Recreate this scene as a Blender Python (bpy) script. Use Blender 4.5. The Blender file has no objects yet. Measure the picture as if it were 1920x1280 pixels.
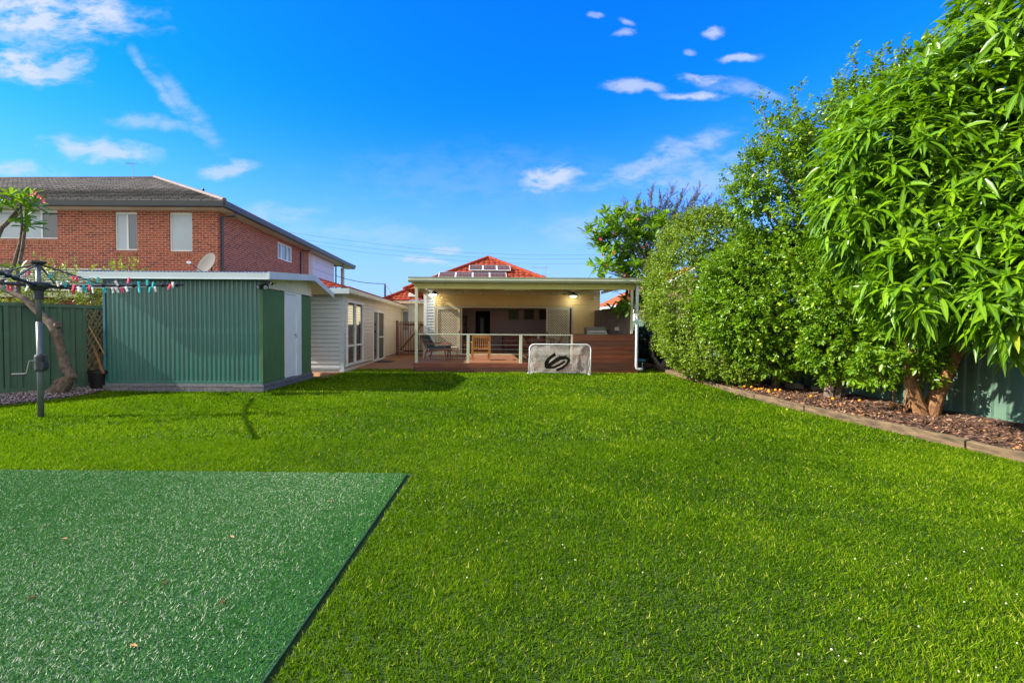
import bpy, math, random
import numpy as np
from mathutils import Vector
random.seed(7); RS=np.random.RandomState(11)
SC=bpy.context.scene; COL=SC.collection
R=math.radians; PI=math.pi
# ---------------------------------------------------------------- camera
F=853.0; PHI=R(-1.54); ROLL=R(0.35); H=1.35; CX=900.0
_fw=np.array([0,math.cos(PHI),math.sin(PHI)])
_u0=np.array([0,-math.sin(PHI),math.cos(PHI)]); _r0=np.array([1.,0,0])
_rt=math.cos(ROLL)*_r0+math.sin(ROLL)*_u0; _up=-math.sin(ROLL)*_r0+math.cos(ROLL)*_u0
def ray(u,v): return _fw+(u-CX)/F*_rt+(640-v)/F*_up
def at(u,v,Y):
    d=ray(u,v); t=Y/d[1]; return (d[0]*t,Y,H+d[2]*t)
def gr(u,v,z=0.0):
    d=ray(u,v); t=(z-H)/d[2]; return (d[0]*t,d[1]*t,z)
cam=bpy.data.cameras.new('camera'); co=bpy.data.objects.new('camera',cam); COL.objects.link(co)
cam.sensor_width=36; cam.lens=36*F/1920; cam.shift_x=(960-CX)/1920; cam.clip_start=0.05; cam.clip_end=2000
from mathutils import Matrix
co.matrix_world=Matrix(((_rt[0],_up[0],-_fw[0],0),(_rt[1],_up[1],-_fw[1],0),(_rt[2],_up[2],-_fw[2],H),(0,0,0,1)))
SC.camera=co
SC.view_settings.view_transform='Standard'; SC.view_settings.look='None'; SC.view_settings.gamma=1
SC.view_settings.exposure=1.75
SC.render.resolution_x=1024; SC.render.resolution_y=682
# ---------------------------------------------------------------- sun and sky
SUN_EL=34.0; SUN_A=6.0      # sun on the left (-X), a touch towards the camera side
sl=bpy.data.lights.new('sun','SUN'); sl.energy=3.6; sl.angle=R(0.5); sl.color=(1.0,0.93,0.80)
so=bpy.data.objects.new('sun',sl); COL.objects.link(so)
sv=Vector((-math.cos(R(SUN_EL))*math.cos(R(SUN_A)),-math.cos(R(SUN_EL))*math.sin(R(SUN_A)),math.sin(R(SUN_EL))))
so.rotation_euler=sv.to_track_quat('Z','Y').to_euler()
W=bpy.data.worlds.new('World'); SC.world=W; W.use_nodes=True
wt=W.node_tree; wn=wt.nodes; wl=wt.links; wn.clear()
def N(t,**k):
    n=wn.new(t)
    for a,b in k.items(): setattr(n,a,b)
    return n
def wmath(op,a,b=None,c=None):
    n=N('ShaderNodeMath',operation=op)
    for i,x in enumerate((a,b,c)):
        if x is None: continue
        if isinstance(x,(int,float)): n.inputs[i].default_value=x
        else: wl.new(x,n.inputs[i])
    return n.outputs[0]
sky=N('ShaderNodeTexSky',sky_type='NISHITA'); sky.sun_disc=False
sky.sun_elevation=R(SUN_EL); sky.sun_rotation=R(270-SUN_A); sky.altitude=20; sky.air_density=1.0; sky.dust_density=0.4; sky.ozone_density=3.0
hs=N('ShaderNodeHueSaturation'); hs.inputs['Saturation'].default_value=1.28; hs.inputs['Value'].default_value=1.0
wl.new(sky.outputs[0],hs.inputs['Color'])
tc=N('ShaderNodeTexCoord'); GEN=tc.outputs['Generated']
nz=N('ShaderNodeVectorMath',operation='NORMALIZE'); wl.new(GEN,nz.inputs[0]); D_=nz.outputs[0]
sep=N('ShaderNodeSeparateXYZ'); wl.new(D_,sep.inputs[0])
# wispy clouds laid out on the sky by direction: east-west and height over north
ymax=wmath('MAXIMUM',sep.outputs[1],0.05); gx_=wmath('DIVIDE',sep.outputs[0],ymax); gz_=wmath('DIVIDE',sep.outputs[2],ymax)
gv=N('ShaderNodeCombineXYZ'); wl.new(gx_,gv.inputs[0]); wl.new(gz_,gv.inputs[1])
nw=N('ShaderNodeTexNoise'); nw.inputs['Scale'].default_value=9; nw.inputs['Detail'].default_value=6; wl.new(gv.outputs[0],nw.inputs['Vector'])
wv=N('ShaderNodeVectorMath',operation='MULTIPLY_ADD'); wl.new(nw.outputs['Color'],wv.inputs[0]); wv.inputs[1].default_value=(.06,.05,0)
sb=N('ShaderNodeVectorMath',operation='ADD'); wl.new(gv.outputs[0],sb.inputs[0]); sb.inputs[1].default_value=(-.03,-.025,0)
wl.new(sb.outputs[0],wv.inputs[2]); s2=N('ShaderNodeSeparateXYZ'); wl.new(wv.outputs[0],s2.inputs[0])
mp=N('ShaderNodeMapping'); mp.inputs['Scale'].default_value=(13,30,1); wl.new(wv.outputs[0],mp.inputs['Vector'])
cn=N('ShaderNodeTexNoise'); cn.inputs['Scale'].default_value=1.0; cn.inputs['Detail'].default_value=10; cn.inputs['Roughness'].default_value=.62; wl.new(mp.outputs[0],cn.inputs['Vector'])
cnm=wmath('MULTIPLY',wmath('SUBTRACT',cn.outputs['Fac'],.5),2.1)
def dot(v,vec):
    n=N('ShaderNodeVectorMath',operation='DOT_PRODUCT'); wl.new(v,n.inputs[0]); n.inputs[1].default_value=tuple(vec); return n.outputs['Value']
BL=[(90,20,190,58,6,1.0),(20,118,130,36,8,1.05),(120,120,50,26,-10,.7),(20,60,120,30,20,.5),(190,280,110,26,6,.75),(30,320,90,20,0,.6),(430,315,60,18,-8,.6),
    (300,165,105,11,52,.42),(350,205,110,22,48,.34),(280,230,90,16,5,.4),(1030,332,62,26,-5,.85),(1235,300,150,26,-22,.52),(1330,330,150,50,-5,.38),(1180,160,50,12,0,.65),(1210,162,42,11,2,.6),
    (1315,150,48,9,4,.7),(1385,112,52,8,-8,.7),(1340,62,24,10,0,.7),(1300,97,13,7,0,.4),(1170,58,22,7,0,.5),(1175,40,13,7,20,.5),(1118,25,15,6,0,.4),
    (1300,177,60,8,0,.8),(1400,170,90,16,10,.4),(800,492,60,8,3,.7),(830,470,40,9,0,.5),(520,400,90,26,0,.35),(700,440,200,30,4,.2),(1120,430,160,40,0,.25),(900,330,300,60,0,.10),(1850,20,90,30,-20,.7)]
acc=None
for (u,v,ru,rv,ang,w) in BL:
    d=ray(u,v); x0=d[0]/d[1]; z0=d[2]/d[1]; a=R(ang); ca,sa=math.cos(a),math.sin(a); ru=ru/F; rv=rv/F
    dx=wmath('SUBTRACT',s2.outputs[0],x0); dz=wmath('SUBTRACT',s2.outputs[1],z0)
    x=wmath('ADD',wmath('MULTIPLY',dx,ca/ru),wmath('MULTIPLY',dz,-sa/ru)); y=wmath('ADD',wmath('MULTIPLY',dx,sa/rv),wmath('MULTIPLY',dz,ca/rv))
    g=wmath('POWER',2.718,wmath('MULTIPLY',wmath('ADD',wmath('MULTIPLY',x,x),wmath('MULTIPLY',y,y)),-.8))
    soft=.62 if max(ru,rv)*F>85 else .42
    m_=N('ShaderNodeMapRange',interpolation_type='SMOOTHSTEP'); m_.inputs['From Min'].default_value=.26; m_.inputs['From Max'].default_value=.26+soft+.30
    wl.new(wmath('MULTIPLY',g,wmath('ADD',wmath('MULTIPLY',cnm,1.5),.95)),m_.inputs['Value'])
    g=wmath('MULTIPLY',m_.outputs[0],w)
    acc=g if acc is None else wmath('MAXIMUM',acc,g)
cl=wmath('MINIMUM',wmath('MULTIPLY',acc,wmath('GREATER_THAN',sep.outputs[1],.06)),.93)
# pale band at the horizon
hzm=N('ShaderNodeMapRange',interpolation_type='SMOOTHSTEP'); hzm.inputs['From Min'].default_value=.50; hzm.inputs['From Max'].default_value=.03; wl.new(sep.outputs[2],hzm.inputs['Value'])
hz=wmath('POWER',hzm.outputs[0],1.9)
tint=N('ShaderNodeMix',data_type='RGBA',blend_type='MULTIPLY'); tint.inputs[0].default_value=1.0
wl.new(hs.outputs[0],tint.inputs[6]); tint.inputs[7].default_value=(.04,.70,1.40,1)
# pale fill light added to the unseen sky behind the camera; the blue deepens towards the house side
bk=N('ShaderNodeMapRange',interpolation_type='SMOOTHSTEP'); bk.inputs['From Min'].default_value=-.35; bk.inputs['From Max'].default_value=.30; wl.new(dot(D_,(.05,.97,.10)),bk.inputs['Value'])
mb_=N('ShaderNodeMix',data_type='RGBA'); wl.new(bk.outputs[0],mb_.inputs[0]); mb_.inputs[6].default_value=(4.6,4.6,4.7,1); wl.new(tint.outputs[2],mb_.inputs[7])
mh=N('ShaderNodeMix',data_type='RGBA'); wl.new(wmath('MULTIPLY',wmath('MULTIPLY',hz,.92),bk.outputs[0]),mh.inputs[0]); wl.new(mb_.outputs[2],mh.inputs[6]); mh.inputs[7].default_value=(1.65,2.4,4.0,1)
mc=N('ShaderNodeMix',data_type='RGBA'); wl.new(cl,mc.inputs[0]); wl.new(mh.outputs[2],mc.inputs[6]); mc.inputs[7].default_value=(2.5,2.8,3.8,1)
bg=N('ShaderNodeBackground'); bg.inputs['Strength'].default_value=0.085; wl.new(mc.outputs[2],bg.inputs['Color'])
ow=N('ShaderNodeOutputWorld'); wl.new(bg.outputs[0],ow.inputs['Surface'])
# ---------------------------------------------------------------- materials
def newmat(name):
    m=bpy.data.materials.new(name); m.use_nodes=True; nt=m.node_tree
    return m,nt,nt.nodes['Principled BSDF']
def setp(b,rough=.6,spec=.4,metal=0):
    b.inputs['Roughness'].default_value=rough; b.inputs['Metallic'].default_value=metal
    b.inputs['Specular IOR Level'].default_value=spec
def mat(name,c,rough=.6,var=.15,scale=3,bump=0,bscale=40,metal=0,spec=.4,dirt=None,stretch=(1,1,1),emit=0):
    m,nt,b=newmat(name); n=nt.nodes; l=nt.links
    setp(b,rough,spec,metal)
    tc=n.new('ShaderNodeTexCoord'); mpp=n.new('ShaderNodeMapping'); mpp.inputs['Scale'].default_value=stretch; l.new(tc.outputs['Object'],mpp.inputs['Vector'])
    no=n.new('ShaderNodeTexNoise'); no.inputs['Scale'].default_value=scale; no.inputs['Detail'].default_value=6; no.inputs['Roughness'].default_value=.65; l.new(mpp.outputs[0],no.inputs['Vector'])
    cr=n.new('ShaderNodeValToRGB'); cr.color_ramp.elements[0].position=.3; cr.color_ramp.elements[1].position=.7
    d=dirt or tuple(x*(1-var) for x in c); br=tuple(min(1,x*(1+var)) for x in c)
    cr.color_ramp.elements[0].color=(*d,1); cr.color_ramp.elements[1].color=(*br,1)
    l.new(no.outputs['Fac'],cr.inputs[0]); l.new(cr.outputs[0],b.inputs['Base Color'])
    if bump:
        n2=n.new('ShaderNodeTexNoise'); n2.inputs['Scale'].default_value=bscale; n2.inputs['Detail'].default_value=4; l.new(mpp.outputs[0],n2.inputs['Vector'])
        bp=n.new('ShaderNodeBump'); bp.inputs['Strength'].default_value=bump; bp.inputs['Distance'].default_value=.01; l.new(n2.outputs['Fac'],bp.inputs['Height']); l.new(bp.outputs[0],b.inputs['Normal'])
    if emit:
        b.inputs['Emission Color'].default_value=(*c,1); b.inputs['Emission Strength'].default_value=emit
    return m
def brickmat(name,c1,c2,mortar,bw=.24,rh=.086,ms=.006,mode='wall',rough=.85):
    m,nt,b=newmat(name); n=nt.nodes; l=nt.links; setp(b,rough,.2)
    g=n.new('ShaderNodeNewGeometry'); s=n.new('ShaderNodeSeparateXYZ'); l.new(g.outputs['Position'],s.inputs[0])
    cb=n.new('ShaderNodeCombineXYZ')
    if mode=='wall':
        a=n.new('ShaderNodeMath'); a.operation='ADD'; l.new(s.outputs[0],a.inputs[0]); l.new(s.outputs[1],a.inputs[1]); l.new(a.outputs[0],cb.inputs[0]); l.new(s.outputs[2],cb.inputs[1])
    else:
        l.new(s.outputs[0],cb.inputs[0]); l.new(s.outputs[1],cb.inputs[1])
    t=n.new('ShaderNodeTexBrick'); l.new(cb.outputs[0],t.inputs['Vector'])
    t.inputs['Color1'].default_value=(*c1,1); t.inputs['Color2'].default_value=(*c2,1); t.inputs['Mortar'].default_value=(*mortar,1)
    t.inputs['Scale'].default_value=1; t.inputs['Brick Width'].default_value=bw; t.inputs['Row Height'].default_value=rh; t.inputs['Mortar Size'].default_value=ms; t.inputs['Mortar Smooth'].default_value=.2; t.inputs['Bias'].default_value=-.15
    no=n.new('ShaderNodeTexNoise'); no.inputs['Scale'].default_value=14; no.inputs['Detail'].default_value=5; l.new(cb.outputs[0],no.inputs['Vector'])
    mx=n.new('ShaderNodeMix'); mx.data_type='RGBA'; mx.blend_type='MULTIPLY'; mx.inputs[0].default_value=1
    mr=n.new('ShaderNodeMapRange'); mr.inputs['From Min'].default_value=.25; mr.inputs['From Max'].default_value=.75; mr.inputs['To Min'].default_value=.62; mr.inputs['To Max'].default_value=1.25; l.new(no.outputs['Fac'],mr.inputs['Value'])
    l.new(t.outputs['Color'],mx.inputs[6]); l.new(mr.outputs[0],mx.inputs[7]); l.new(mx.outputs[2],b.inputs['Base Color'])
    bp=n.new('ShaderNodeBump'); bp.invert=True; bp.inputs['Distance'].default_value=.008; bp.inputs['Strength'].default_value=.8; l.new(t.outputs['Fac'],bp.inputs['Height']); l.new(bp.outputs[0],b.inputs['Normal'])
    return m
def leafmat(name,stops,rough=.4,spec=.5,trans=.35,tcol=(.25,.5,.02),flip=0):
    m,nt,b=newmat(name); n=nt.nodes; l=nt.links; setp(b,rough,spec)
    at_=n.new('ShaderNodeAttribute'); at_.attribute_name='rnd'
    cr=n.new('ShaderNodeValToRGB'); e=cr.color_ramp.elements
    e[0].position=stops[0][0]; e[0].color=(*stops[0][1],1); e[1].position=stops[-1][0]; e[1].color=(*stops[-1][1],1)
    for p,c in stops[1:-1]:
        q=e.new(p); q.color=(*c,1)
    l.new(at_.outputs['Fac'],cr.inputs[0])
    if name.startswith('l_'):
        am=n.new('ShaderNodeAttribute'); am.attribute_name='mid'; pw=n.new('ShaderNodeMath'); pw.operation='POWER'; l.new(am.outputs['Fac'],pw.inputs[0]); pw.inputs[1].default_value=7
        p2=n.new('ShaderNodeMath'); p2.operation='MULTIPLY'; l.new(pw.outputs[0],p2.inputs[0]); p2.inputs[1].default_value=.7
        mm=n.new('ShaderNodeMix'); mm.data_type='RGBA'; l.new(p2.outputs[0],mm.inputs[0]); l.new(cr.outputs[0],mm.inputs[6]); mm.inputs[7].default_value=(.30,.40,.03,1) if name!='l_grey' and name!='l_dark' else (.08,.09,.05,1)
        class _o: outputs=[mm.outputs[2]]
        cr=_o
    l.new(cr.outputs[0],b.inputs['Base Color'])
    tr=n.new('ShaderNodeBsdfTranslucent'); mx=n.new('ShaderNodeMix'); mx.data_type='RGBA'; mx.inputs[0].default_value=.5
    l.new(cr.outputs[0],mx.inputs[6]); mx.inputs[7].default_value=(*tcol,1); l.new(mx.outputs[2],tr.inputs['Color'])
    ms=n.new('ShaderNodeMixShader'); ms.inputs[0].default_value=trans; l.new(b.outputs[0],ms.inputs[1]); l.new(tr.outputs[0],ms.inputs[2])
    l.new(ms.outputs[0],n['Material Output'].inputs['Surface'])
    return m
def glass(name,c=(.05,.06,.07),rough=.04):
    m,nt,b=newmat(name); setp(b,rough,.9); b.inputs['Base Color'].default_value=(*c,1); b.inputs['Coat Weight'].default_value=.6; b.inputs['Coat Roughness'].default_value=.02
    return m
M={}
M['soil']=mat('soil',(.028,.055,.006),.95,.4,6,.5,60)
M['ground']=mat('ground',(.10,.13,.04),.95,.4,1,.3,20)
M['green_steel']=mat('green_steel',(.060,.125,.080),.5,.12,2.2,.05,8,spec=.4,dirt=(.05,.10,.075))
M['fence_green']=mat('fence_green',(.095,.165,.115),.5,.15,2.2,.05,8,spec=.4,dirt=(.075,.135,.105))
M['shed_steel']=mat('shed_steel',(.028,.135,.115),.30,.14,1.6,.05,8,spec=.9,dirt=(.03,.105,.095),stretch=(1,1,.3))
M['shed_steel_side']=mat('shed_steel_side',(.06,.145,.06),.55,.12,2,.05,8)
M['shed_trim']=mat('shed_trim',(.04,.15,.20),.5,.15,2)
M['zinc']=mat('zinc',(.32,.40,.44),.4,.15,3,metal=.3)
M['gutter_blue']=mat('gutter_blue',(.42,.50,.54),.45,.08,1.5)
M['white']=mat('white',(.72,.76,.76),.45,.05,2)
M['cream']=mat('cream',(.66,.60,.44),.5,.08,2)
M['rear_cream']=mat('rear_cream',(.80,.60,.27),.6,.06,2)  # pale cream wall; the warm light on it is put into this yellow
M['cream_trim']=mat('cream_trim',(.60,.56,.40),.45,.07,2)
M['fascia_green']=mat('fascia_green',(.46,.49,.38),.4,.08,2)
M['beam_yellow']=mat('beam_yellow',(.50,.44,.14),.5,.08,2)
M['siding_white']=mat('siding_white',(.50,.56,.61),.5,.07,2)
M['siding_cream']=mat('siding_cream',(.68,.61,.52),.5,.06,2)
M['mortarblock']=mat('mortarblock',(.16,.16,.18),.9,.3,8,.6,50)
M['brick']=brickmat('brick',(.42,.105,.055),(.20,.05,.036),(.60,.47,.39),rh=.080,ms=.0068)
M['sillbrick']=brickmat('sillbrick',(.42,.14,.07),(.26,.07,.045),(.45,.36,.30),bw=.086,rh=.2)
M['paver']=brickmat('paver',(.40,.20,.09),(.30,.15,.08),(.22,.13,.08),bw=.2,rh=.1,ms=.004,mode='floor')
M['lowblock']=brickmat('lowblock',(.17,.17,.19),(.12,.12,.15),(.08,.08,.09),bw=.39,rh=.1)
M['darkroof']=brickmat('darkroof',(.33,.31,.31),(.21,.20,.20),(.03,.03,.03),bw=.42,rh=.149,ms=.017,rough=.6)
M['capdark']=mat('capdark',(.10,.09,.09),.8,.2,6,spec=.1)
M['ridgecap']=mat('ridgecap',(.13,.095,.08),.7,.3,6)
M['dark_gutter']=mat('dark_gutter',(.05,.055,.065),.4,.1,2)
M['soffit']=mat('soffit',(.55,.50,.42),.6,.06,2)
M['redtile']=mat('redtile',(.25,.044,.017),.8,.5,9,.3,40,dirt=(.10,.018,.011),spec=.12)
M['orangetile']=mat('orangetile',(.34,.095,.035),.8,.5,5,.3,40,dirt=(.17,.045,.022),spec=.1)
M['redmetal']=mat('redmetal',(.20,.05,.035),.5,.2,3)
M['cladwhite']=mat('cladwhite',(.62,.60,.68),.5,.05,2)
M['deck']=mat('deck',(.26,.115,.06),.5,.35,2.5,.15,60,stretch=(1,9,9))
M['merbau']=mat('merbau',(.17,.045,.022),.42,.45,2.2,.15,60,stretch=(1,9,9),spec=.5)
M['merbau_mid']=mat('merbau_mid',(.135,.042,.022),.45,.4,2.2,.15,60,stretch=(1,9,9))
M['merbau_dark']=mat('merbau_dark',(.09,.035,.022),.5,.35,2.2,.15,60,stretch=(1,9,9))
M['gatewood']=mat('gatewood',(.13,.04,.02),.6,.3,5,stretch=(5,5,1))
M['teak']=mat('teak',(.40,.17,.035),.45,.35,6,.1,60,stretch=(4,4,1))
M['teakdark']=mat('teakdark',(.20,.075,.04),.5,.3,6,stretch=(4,4,1))
M['orange']=mat('orange',(.70,.20,.02),.4,.1,4)
M['cushion']=mat('cushion',(.055,.07,.075),.9,.2,12,.3,80)
M['cushion_top']=mat('cushion_top',(.30,.29,.22),.9,.1,12,.3,80)
M['leather']=mat('leather',(.19,.045,.03),.45,.2,5,.1,20)
M['roomwall']=mat('roomwall',(.58,.43,.42),.8,.04,2)
M['roomfloor']=mat('roomfloor',(.62,.48,.30),.4,.1,3)
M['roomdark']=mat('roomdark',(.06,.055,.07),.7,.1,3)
M['steel']=mat('steel',(.42,.43,.42),.28,.1,6,metal=.85)
M['steel_dull']=mat('steel_dull',(.18,.17,.15),.4,.1,6,metal=.4)
M['black']=mat('black',(.012,.012,.014),.45,.2,6)
M['blackpot']=mat('blackpot',(.008,.008,.009),.5,.2,6)
M['grey_tube']=mat('grey_tube',(.10,.125,.135),.38,.1,6,spec=.6)
M['grey_dark']=mat('grey_dark',(.035,.042,.05),.65,.1,6)
M['wire']=mat('wire',(.25,.27,.29),.4,.1,6)
M['pvcwhite']=mat('pvcwhite',(.60,.64,.68),.4,.05,4)
M['pipe']=mat('pipe',(.52,.55,.60),.4,.06,4)
M['net']=mat('net',(.66,.63,.60),.8,.05,4)
M['emblem']=mat('emblem',(.028,.022,.02),.8,.1,6)
M['brush']=mat('brush',(.22,.17,.14),.9,.5,60,.6,120,dirt=(.07,.05,.045),stretch=(1,1,.03))
M['bark']=mat('bark',(.16,.12,.09),.9,.4,14,.8,60,dirt=(.05,.035,.028))
M['bark_gold']=mat('bark_gold',(.24,.115,.045),.85,.5,10,.8,60,dirt=(.075,.04,.02))
M['bark_pale']=mat('bark_pale',(.24,.20,.17),.8,.4,16,.5,60,dirt=(.10,.08,.07))
M['sleeper']=mat('sleeper',(.15,.100,.052),.95,.5,5,.9,60,dirt=(.035,.028,.018),stretch=(5,.8,5))
M['trellis']=mat('trellis',(.20,.15,.085),.9,.35,20,.3,60,dirt=(.09,.07,.045))
M['stick']=mat('stick',(.32,.17,.07),.8,.3,20)
M['rock']=mat('rock',(.22,.18,.15),.9,.35,9,.8,30)
M['glass']=glass('glass')
M['glass_sky']=glass('glass_sky',(.20,.27,.33),.06)
M['blind']=mat('blind',(.30,.38,.45),.3,.12,.9,spec=.9)
M['glass_dim']=glass('glass_dim',(.07,.095,.12),.05)
for _m in ('blind',): M[_m].node_tree.nodes['Principled BSDF'].inputs['Coat Weight'].default_value=1; M[_m].node_tree.nodes['Principled BSDF'].inputs['Coat Roughness'].default_value=.03
M['curtain']=mat('curtain',(.30,.33,.38),.8,.1,2)
M['lamp']=mat('lamp',(1,.95,.8),.5,.01,2,emit=5)
M['tube']=mat('tube',(.8,.85,.85),.3,.02,2)
M['cell']=brickmat('cell',(.012,.011,.02),(.02,.017,.025),(.34,.17,.06),bw=.145,rh=.13,ms=.010,rough=.35)
M['peg_pink']=mat('peg_pink',(.75,.03,.10),.4,.05,4); M['peg_teal']=mat('peg_teal',(.02,.42,.46),.4,.05,4); M['peg_white']=mat('peg_white',(.75,.72,.72),.4,.05,4)
M['teal']=mat('teal',(.02,.30,.42),.4,.1,4)
M['picgreen']=mat('picgreen',(.10,.13,.04),.4,.8,30,dirt=(.02,.03,.01)); M['picbrown']=mat('picbrown',(.09,.06,.045),.4,.6,22); M['gold']=mat('gold',(.30,.24,.08),.5,.1,4)
M['flower']=mat('flower',(.75,.12,.16),.5,.3,9); M['clover']=mat('clover',(.42,.44,.30),.6,.05,9)
M['lemon']=mat('lemon',(.24,.30,.02),.4,.2,9); M['mandarin']=mat('mandarin',(.80,.26,.01),.45,.2,9)
M['concrete']=mat('concrete',(.30,.27,.24),.9,.2,5,.3,60)
M['brass']=mat('brass',(.5,.36,.15),.4,.1,9,metal=.7)
def chips(name,stops): return leafmat(name,stops,.9,.15,0.0)
M['mulch']=chips('mulch',[(0,(.030,.018,.013)),(.35,(.085,.042,.027)),(.7,(.19,.10,.06)),(.93,(.34,.21,.13)),(1,(.60,.24,.05))])
M['pebble']=chips('pebble',[(0,(.06,.05,.06)),(.4,(.20,.14,.14)),(.8,(.38,.30,.30)),(1,(.55,.50,.48))])
M['grass']=leafmat('grass',[(0,(.007,.022,.001)),(.28,(.038,.095,.002)),(.72,(.108,.205,.004)),(.93,(.21,.29,.010)),(1,(.42,.44,.07))],.9,.0,.35,(.24,.50,.003))
M['turf']=leafmat('turf',[(0,(.020,.11,.016)),(.5,(.062,.21,.040)),(.84,(.14,.31,.090)),(.9,(.38,.50,.32)),(1,(.80,.80,.62))],.6,.03,.15,(.08,.38,.03))
M['turfback']=mat('turfback',(.008,.055,.018),.9,.3,40)
M['l_mango']=leafmat('l_mango',[(0,(.022,.080,.002)),(.5,(.085,.205,.003)),(.9,(.18,.33,.005)),(.985,(.20,.34,.01)),(1,(.40,.36,.03))],.30,.35,.30,(.32,.62,.005))
M['l_citrus']=leafmat('l_citrus',[(0,(.018,.075,.002)),(.5,(.075,.185,.003)),(.9,(.18,.32,.006)),(1,(.42,.46,.02))],.36,.35,.30,(.42,.66,.005))
M['l_hedge']=leafmat('l_hedge',[(0,(.030,.075,.003)),(.45,(.11,.20,.005)),(.8,(.22,.33,.010)),(.94,(.36,.40,.10)),(1,(.60,.55,.25))],.38,.4,.25,(.40,.55,.02))
M['l_frang']=leafmat('l_frang',[(0,(.025,.095,.004)),(.6,(.075,.20,.008)),(.94,(.15,.29,.012)),(1,(.50,.48,.03))],.4,.3,.35,(.40,.66,.01))
M['l_dark']=leafmat('l_dark',[(0,(.006,.022,.006)),(1,(.022,.060,.014))],.4,.4,.15,(.1,.2,.01))
M['l_grey']=leafmat('l_grey',[(0,(.07,.05,.03)),(.6,(.16,.13,.065)),(1,(.22,.21,.07))],.6,.3,.2,(.2,.2,.1))
M['l_shrub']=leafmat('l_shrub',[(0,(.05,.10,.01)),(.5,(.13,.22,.02)),(.85,(.26,.34,.04)),(1,(.45,.20,.10))],.4,.4,.35,(.4,.5,.05))
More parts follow.
